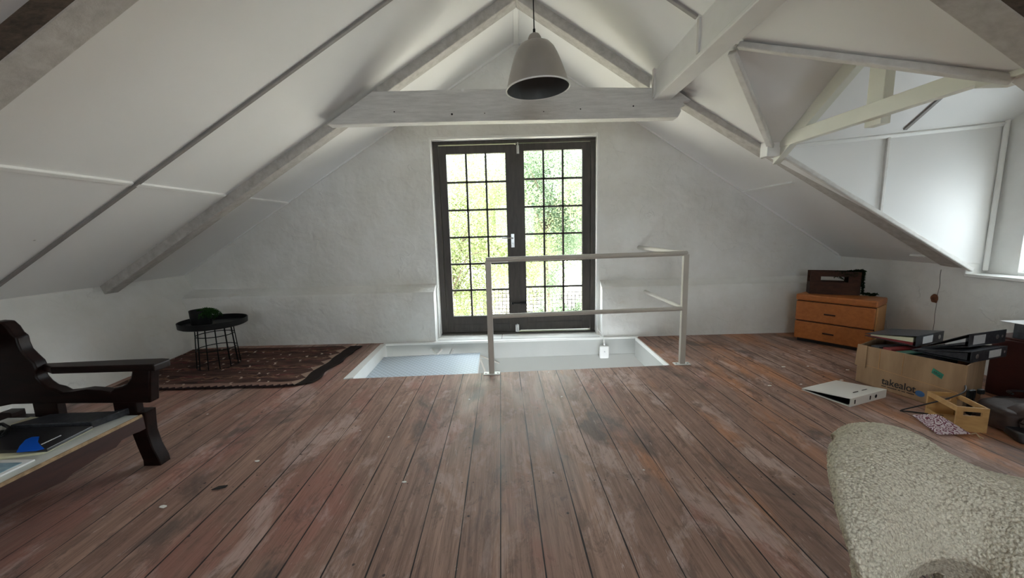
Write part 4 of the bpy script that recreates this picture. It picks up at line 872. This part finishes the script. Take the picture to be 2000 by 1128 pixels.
# crate
KO = Vector((2.342,1.985,0)); ku = Vector((.965,-.26,0)).normalized(); kv = Vector((.26,.965,0)).normalized(); KW, KD, KH = .135, .215, .135
cr = thing('wooden_crate', KO+ku*KW/2+kv*KD/2, 'small light wood crate with slot handle on the floor in front of the cardboard box', 'crate')
def kb(mb, u0,u1,v0,v1,z0,z1): mb.obox(KO+ku*u0+kv*v0+Vector((0,0,z0)), ku*(u1-u0), kv*(v1-v0), (0,0,z1-z0))
for v0 in (0,KD-.010):
    c = MB(); kb(c,0,KW,v0,v0+.010,0,.088); kb(c,0,.028,v0,v0+.010,.088,.112); kb(c,KW-.028,KW,v0,v0+.010,.088,.112); kb(c,0,KW,v0,v0+.010,.112,KH); c.build('end_panel', M['crate'], cr)
for u0 in (0,KW-.008):
    for z0, z1 in ((0,.032),(.108,KH)):
        c = MB(); kb(c,u0,u0+.008,.010,KD-.010,z0,z1); c.build('side_slat', M['crate'], cr)
c = MB(); kb(c,.008,KW-.008,.010,KD-.010,.0,.006); c.build('base', M['crate'], cr)
# cushion
c = MB(); qa, qb, qc, qd = Vector((2.29,2.13,.0)), Vector((2.335,1.975+.16,.075)), Vector((2.375,1.925,.0)), Vector((2.215,1.925,.0))
qa, qb, qc, qd = Vector((2.275,2.145,.012)), Vector((2.325,2.06,.055)), Vector((2.362,1.925,.012)), Vector((2.195,1.93,.010))
rows = []; N = 22
for top in (1,-1):
    rows = []
    for i in range(N+1):
        r_ = []
        for j in range(N+1):
            u, v = i/N, j/N; p = (qa*(1-u)+qb*u)*(1-v)+(qd*(1-u)+qc*u)*v
            e_ = max(0,(1-(2*u-1)**4)*(1-(2*v-1)**4))**.5
            p = p+Vector((0,0,top*(.014 if top>0 else .008)*e_+.002*noise.noise(p*30)*e_)); r_.append(p)
        rows.append(r_)
    c.grid(rows)
cu = thing('sachet_cushion', (2.28,2.02,0), 'small flat paisley cushion in burgundy and white leaning on the wooden crate', 'cushion')
c.build('cover', M['paisley'], cu, smooth=True)
c = MB(); c.tube([qc, qc+Vector((.012,-.01,.01)), qc+Vector((.018,-.018,-.004)), qc+Vector((.012,-.034,-.008))], .0022, 6); c.tube([qc, qc+Vector((.015,-.006,.008)), qc+Vector((.026,-.014,-.004)), qc+Vector((.03,-.03,-.008))], .0022, 6); c.build('tie', M['string'], cu)
# bag
bg = thing('leather_bag', (2.72,1.98,0), 'dark brown leather satchel slumped on the floor right of the wooden crate', 'bag')
def lump(o, u_, v_, h_, nz=.01, seed=0, n=24, ex=.35):
    rows = []
    for i in range(n+1):
        ph = -math.pi/2+math.pi*i/n; r_ = []
        for j in range(2*n+1):
            th_ = 2*math.pi*j/(2*n); sg = lambda x_, e_: math.copysign(abs(x_)**e_, x_)
            p = Vector(u_)*(.5*sg(math.cos(ph),ex)*sg(math.cos(th_),ex))+Vector(v_)*(.5*sg(math.cos(ph),ex)*sg(math.sin(th_),ex))+Vector((0,0,h_*.5*sg(math.sin(ph),ex)+h_*.5))
            q_ = Vector(o)+p; q_ += Vector((1,1,.6))*nz*noise.noise(q_*7+Vector((seed,0,0))); q_.z = max(q_.z,.002); r_.append(q_)
        rows.append(r_)
    return rows
c = MB(); c.grid(lump((2.76,1.99,0),(.42,-.06,0),(.05,.20,0),.135,.03,2)); c.build('body', M['leather'], bg, smooth=True)
c = MB(); c.grid([[Vector((2.57+.37*i/16, 1.885+.09*j/8-.05*i/16, .148+.010*math.sin(i*.5)-(.10*max(0,1-j/3.)**1.4)- .03*((i/8.-1)**4))) for j in range(9)] for i in range(17)]); c.build('flap', M['leather'], bg, smooth=True)
c = MB(); c.tube([Vector((2.55+.40*i/20, 1.875-.05*i/20+.01*math.sin(i), .09+.075*math.sin(math.pi*i/20))) for i in range(21)], .008, 8); c.build('strap', M['leather'], bg, smooth=True)
c = MB(); c.grid(lump((2.66,1.86,0),(.26,-.08,0),(.04,.12,0),.06,.02,8)); tag(c.build('black_pouch', M['blackp'], smooth=True), 'black plastic pouch in front of the leather satchel at the right edge', 'pouch')
c = MB(); c.prism([(2.63,2.16,.003),(2.80,2.10,.003),(2.92,2.22,.003),(2.72,2.28,.003)], (0,0,.02)); tag(c.build('paper_bundle', M['paper'], bevel=.003), 'white papers on the floor under black cables behind the crate', 'paper')
c = MB(); c.prism([(2.86,2.06,.003),(3.10,2.0,.003),(3.12,2.12,.003),(2.93,2.17,.003)], (0,0,.05)); tag(c.build('paper_bundle', M['label'], bevel=.003), 'grey papers behind the leather satchel at the right edge', 'paper')
rnd = random.Random(4)
def cable(pts, r_, label, name='cable', z=.006):
    P_ = [Vector(p) for p in pts]; out = []
    for i in range(len(P_)-1):
        a, b = P_[max(i-1,0)], P_[min(i+2,len(P_)-1)]
        for k_ in range(6):
            t_ = k_/6; out.append(.5*((2*P_[i])+(P_[i+1]-a)*t_+(2*a-5*P_[i]+4*P_[i+1]-b)*t_*t_+(-a+3*P_[i]-3*P_[i+1]+b)*t_**3))
    c = MB(); c.tube(out+[P_[-1]], r_, 7); return tag(c.build(name, M['blackp'], smooth=True), label, 'cable')
cable([(2.60,2.20,.20),(2.53,2.12,.165),(2.42,2.10,.13),(2.33,2.16,.06),(2.275,2.21,.008),(2.32,2.20,.005),(2.45,2.14,.005)], .004, 'thin black cable looping from the box corner down onto the floor left of the crate')
cable([(2.62,2.17,.06),(2.60,2.10,.10),(2.66,2.06,.12),(2.76,2.10,.11),(2.86,2.12,.10),(2.98,2.04,.12)], .005, 'black cable looped over the white papers behind the crate')
pts = [(2.74+.11*math.cos(i*1.05)+.02*i*.6, 2.13+.06*math.sin(i*1.05), .045+.006*i) for i in range(16)]
cable(pts, .006, 'coiled black cable heaped between the crate and the oxblood case')
c = MB(); q0 = Vector((2.562,2.142,.02)); c.obox(q0+Vector((-.004,-.012,0)), (.035,.02,0), (0,-.03,0), (0,0,.14)); c.obox(q0+Vector((-.025,-.02,.10)), (.05,.01,0), (0,-.02,0), (0,0,.05)); c.obox(q0+Vector((.02,-.03,.13)), (.03,.0,0), (0,-.02,0), (0,0,.03))
tag(c.build('camera_strap_clip', M['black'], bevel=.006), 'black cloth strap hanging at the near corner of the cardboard box', 'strap')
# dark fallen leaf on the floor
lf0 = atZ(430,953,.002); c = MB(); c.prism([lf0+Vector(p) for p in ((-.03,-.012,0),(-.01,.006,.004),(.025,.014,.003),(.022,.004,0),(.0,-.010,.002))], (0,0,.004))
tag(c.build('wood_chip', M['ink']), 'small dark wood chip lying on the floorboards in front of the settee', 'chip')
flk = [(1530,716,1.2,'nearest the near left corner of the chest'),(1578,715,.8,'left of the cardboard box'),(1655,722,1.0,'close to the left edge of the cardboard box'),(1643,742,1.2,'just behind the white file'),(1565,750,.7,'just left of the white file'),(1503,753,1.2,'farthest left of those by the white file'),(1580,685,.9,'in front of the chest'),(318,989,1.6,'in front of the settee, bottom left'),(503,900,1.1,'on the boards between settee and stair opening'),(790,941,.9,'on the boards at the centre left')]
for i_, (u, v, k_, where) in enumerate(flk):
    p = atZ(u,v,.002); rr = random.Random(i_); c = MB(); n_ = 7
    c.prism([p+Vector((math.cos(6.283*q/n_)*.014*k_*rr.uniform(.6,1.1), math.sin(6.283*q/n_)*.007*k_*rr.uniform(.6,1.2), .0)) for q in range(n_)], (0,0,.0025))
    tag(c.build('paint_flake', M['whitefile']), 'small white paint flake '+where, 'flake', 'paint flakes scattered on the floorboards')
# ================================================================== BOUCLE CHAIR
crest = [(1634,853,.500),(1658,835,.508),(1690,828,.512),(1740,832,.512),(1800,852,.500),(1860,889,.482),(1925,920,.462),(2000,938,.45),(2100,955,.44),(2260,975,.44)]
front = [(1686,1170,.32),(1705,1175,.31),(1730,1165,.315),(1768,1118,.32),(1815,1090,.32),(1865,1086,.32),(1918,1106,.315),(2000,1160,.31),(2120,1200,.30),(2300,1250,.30)]
leftc = [(1634,853,.500),(1619,870,.492),(1615,897,.478),(1619,935,.460),(1632,995,.430),(1651,1060,.395),(1675,1128,.345),(1686,1170,.32)]
def cr_(P_, t):
    n_ = len(P_)-1; t = min(max(t,0),1)*n_; i = min(int(t), n_-1); f_ = t-i; a, b, c_, d_ = P_[max(i-1,0)], P_[i], P_[i+1], P_[min(i+2,n_)]
    return .5*((2*b)+(c_-a)*f_+(2*a-5*b+4*c_-d_)*f_*f_+(-a+3*b-3*c_+d_)*f_**3)
Cw = [atZ(u,v,z) for u,v,z in crest]; Fw = [atZ(u,v,z) for u,v,z in front]; Lw = [atZ(u,v,z) for u,v,z in leftc]
NS, NT, NB, NU, NE = 330, 220, 70, 50, 26
def col(s):
    a, f_ = cr_(Cw, s), cr_(Fw, s); r_ = []
    out = Vector((a.x-f_.x,a.y-f_.y,0)).normalized()
    iw = (1-min(1,s/.6)); bk = [Vector((a.x+.30*iw,a.y-.06*iw,.03))+out*.06, Vector((a.x+.22*iw,a.y-.02*iw,.20))+out*.10, Vector((a.x+.05*iw,a.y,a.z-.12))+out*.125, a+out*.085+Vector((0,0,-.035)), a]
    for j in range(NT+1):
        t = j/NT; p = a*(1-t)+f_*t; L_ = cr_(Lw, t); lin = Lw[0]*(1-t)+Lw[-1]*t
        w_ = (1-min(1,s/.5))**2; p = p+(L_-lin)*w_
        bul = (1-(2*t-1)**2)*.055*min(1,(s/.22))**.6
        ed = 1-min(1,s/.16); rnd_ = (1-math.sqrt(max(0,1-ed*ed)))
        p = p+Vector((0,-.35,.94))*bul; p = p+(p-CAM).normalized()*rnd_*.05*(1-.3*t)
        te = 1-min(1,t/.10); p = p+(p-CAM).normalized()*(1-math.sqrt(max(0,1-te*te)))*.03
        r_.append(p)
    bk[-1] = r_[0]; bk[-2] = bk[-2]+(r_[0]-a)*.6
    r_ = [cr_(bk, j/NB) for j in range(NB)]+r_
    dn = [r_[-1], r_[-1]+Vector((0,0,-.012))+out*.012, r_[-1]+out*.12+Vector((0,0,-.01)), Vector((f_.x+.12*iw,f_.y,.16))+out*.15]
    for j in range(1,NU+1): r_.append(cr_(dn, j/NU))
    return r_
c0 = col(0); mid = sum(c0, Vector())/len(c0)+Vector((.10,.06,-.02)); rows = []
for k_ in range(NE):
    q_ = 1-k_/NE; rows.append([p+(p-CAM).normalized()*(.10*q_)+(mid-p)*(q_*q_*.97) for p in c0])
rows += [col(i/NS) for i in range(NS+1)]
c = MB(); c.grid(rows)
for i_, v_ in enumerate(c.v):
    q_ = v_*150; v_ += Vector((noise.noise(q_), noise.noise(q_+Vector((9,0,0))), noise.noise(q_+Vector((0,9,0)))))*.0032
bc = thing('boucle_armchair', (1.0,.9,0), 'cream boucle armchair with a rounded back, cut off at the bottom right', 'armchair')
c.build('upholstery', M['boucle'], bc, smooth=True)
for x_, y_ in ((1.0,1.0),(1.35,.75)):
    q = MB(); q.lathe((x_,y_,0),[(.018,0),(.024,.12)],16,True,True); q.build('leg', M['darkwood'], bc, smooth=True, autosmooth=.7)
# ================================================================== OUTSIDE
GZ = -2.75
struct(MB().box((-80,4.5,GZ-.1),(80,160,GZ)).build('ground', M['ground']))
c = MB(); c.box((-1.6,4.45,-.22),(1.6,5.15,-.12)); struct(c.build('floor_bounce_slab', M['concrete']))  # unseen slab added outside the door to bounce sunlight up to the ceiling
def tree(cx_, cy_, r, zc, rz, nleaf, mat, label, seed, lf=.13):
    t_ = thing('tree', (cx_,cy_,GZ), label, 'tree'); rnd = random.Random(seed)
    c = MB(); c.tube([(cx_,cy_+.3,GZ),(cx_+.1,cy_+.3,GZ+1.4),(cx_-.05,cy_+.2,zc)], .1, 8, rs=[.12,.08,.04])
    for i in range(9):
        a = rnd.uniform(0,6.28); e_ = Vector((cx_+math.cos(a)*r*.75, cy_+math.sin(a)*r*.75, zc+rnd.uniform(-.5,.7)*rz)); c.tube([(cx_,cy_,zc-rz*.45),((cx_+e_.x)/2,(cy_+e_.y)/2,(zc+e_.z)/2-.1), e_], .04, 6, rs=[.035,.022,.01])
    c.build('trunk', M['bark'], t_, smooth=True)
    cl = [Vector((rnd.gauss(0,.5),rnd.gauss(0,.5),rnd.gauss(0,.5))) for _ in range(90)]
    c = MB()
    for i in range(nleaf):
        k_ = rnd.choice(cl); d_ = Vector((rnd.gauss(0,1),rnd.gauss(0,1),rnd.gauss(0,1))).normalized()*rnd.uniform(.1,.30)
        q_ = k_+d_; p = Vector((cx_+q_.x*r*.9, cy_+q_.y*r*.9, zc+q_.z*rz*.9))
        if p.z < GZ+.1: continue
        a = Vector((rnd.gauss(0,1),rnd.gauss(0,1),rnd.gauss(0,.7)-.3)).normalized()*lf*rnd.uniform(.6,1.2); b = a.cross(Vector((rnd.gauss(0,1),rnd.gauss(0,1),rnd.gauss(0,1)))).normalized()*lf*.22
        c.add([p, p+a*.5+b, p+a, p+a*.5-b], [(0,1,2,3)])
    c.build('foliage', mat, t_, fix=False)
tree(-1.9,9.6,2.3,.6,3.4,130000,M['tree'],'leafy yellow green tree filling the left door leaf panes',11,.068)
tree(.9,11.8,1.75,2.2,2.5,70000,M['tree2'],'leafy green tree seen through the right door leaf',12,.08)
tree(.1,14.5,1.5,.4,2.6,36000,M['tree'],'small tree behind the meeting stiles of the glazed doors',13,.09)
tree(3.6,19.0,2.4,1.6,2.2,16000,M['tree2'],'distant tree at the right edge of the right door leaf',14,.16)
for cx_, cy_, r_, lb, sd_ in ((-3.0,13.2,2.2,'low bush below the left door leaf panes',21),(2.0,13.2,2.4,'low bush in front of the lattice below the right door leaf',22)):
    rnd = random.Random(sd_); c = MB()
    for i in range(14000):
        d_ = Vector((rnd.gauss(0,1),rnd.gauss(0,1),abs(rnd.gauss(0,1)))).normalized()*rnd.uniform(.5,1.)**.5; p = Vector((cx_+d_.x*r_, cy_+d_.y*.45, GZ+.02+d_.z*1.62*(.85+.25*noise.noise(Vector((d_.x*r_*3,0,0))))))
        a = Vector((rnd.gauss(0,1),rnd.gauss(0,1),rnd.gauss(0,1))).normalized()*.10; b = a.cross(Vector((rnd.gauss(0,1),rnd.gauss(0,1),1))).normalized()*.022
        c.add([p,p+a*.5+b,p+a,p+a*.5-b],[(0,1,2,3)])
    tag(c.build('bush', M['tree2'], fix=False), lb, 'bush')
lt = thing('lattice_fence', (0,14,GZ), 'grey wooden lattice fence beyond the lowest door panes', 'fence')
c = MB()
for i in range(90): x_ = -6+i*.14; c.box((x_,14,GZ),(x_+.035,14.012,-1.02+.12*math.sin((x_+6)*1.4)))
for i in range(12): z_ = GZ+.1+i*.14; c.box((-6,14.012,z_),(6.6,14.024,z_+.035))
c.build('lattice_panel', M['lattice'], lt)
for x_ in (-4,-1.2,1.6,4.4):
    q = MB(); q.box((x_,13.95,GZ),(x_+.09,14.0,-.9)); q.build('post', M['lattice'], lt)
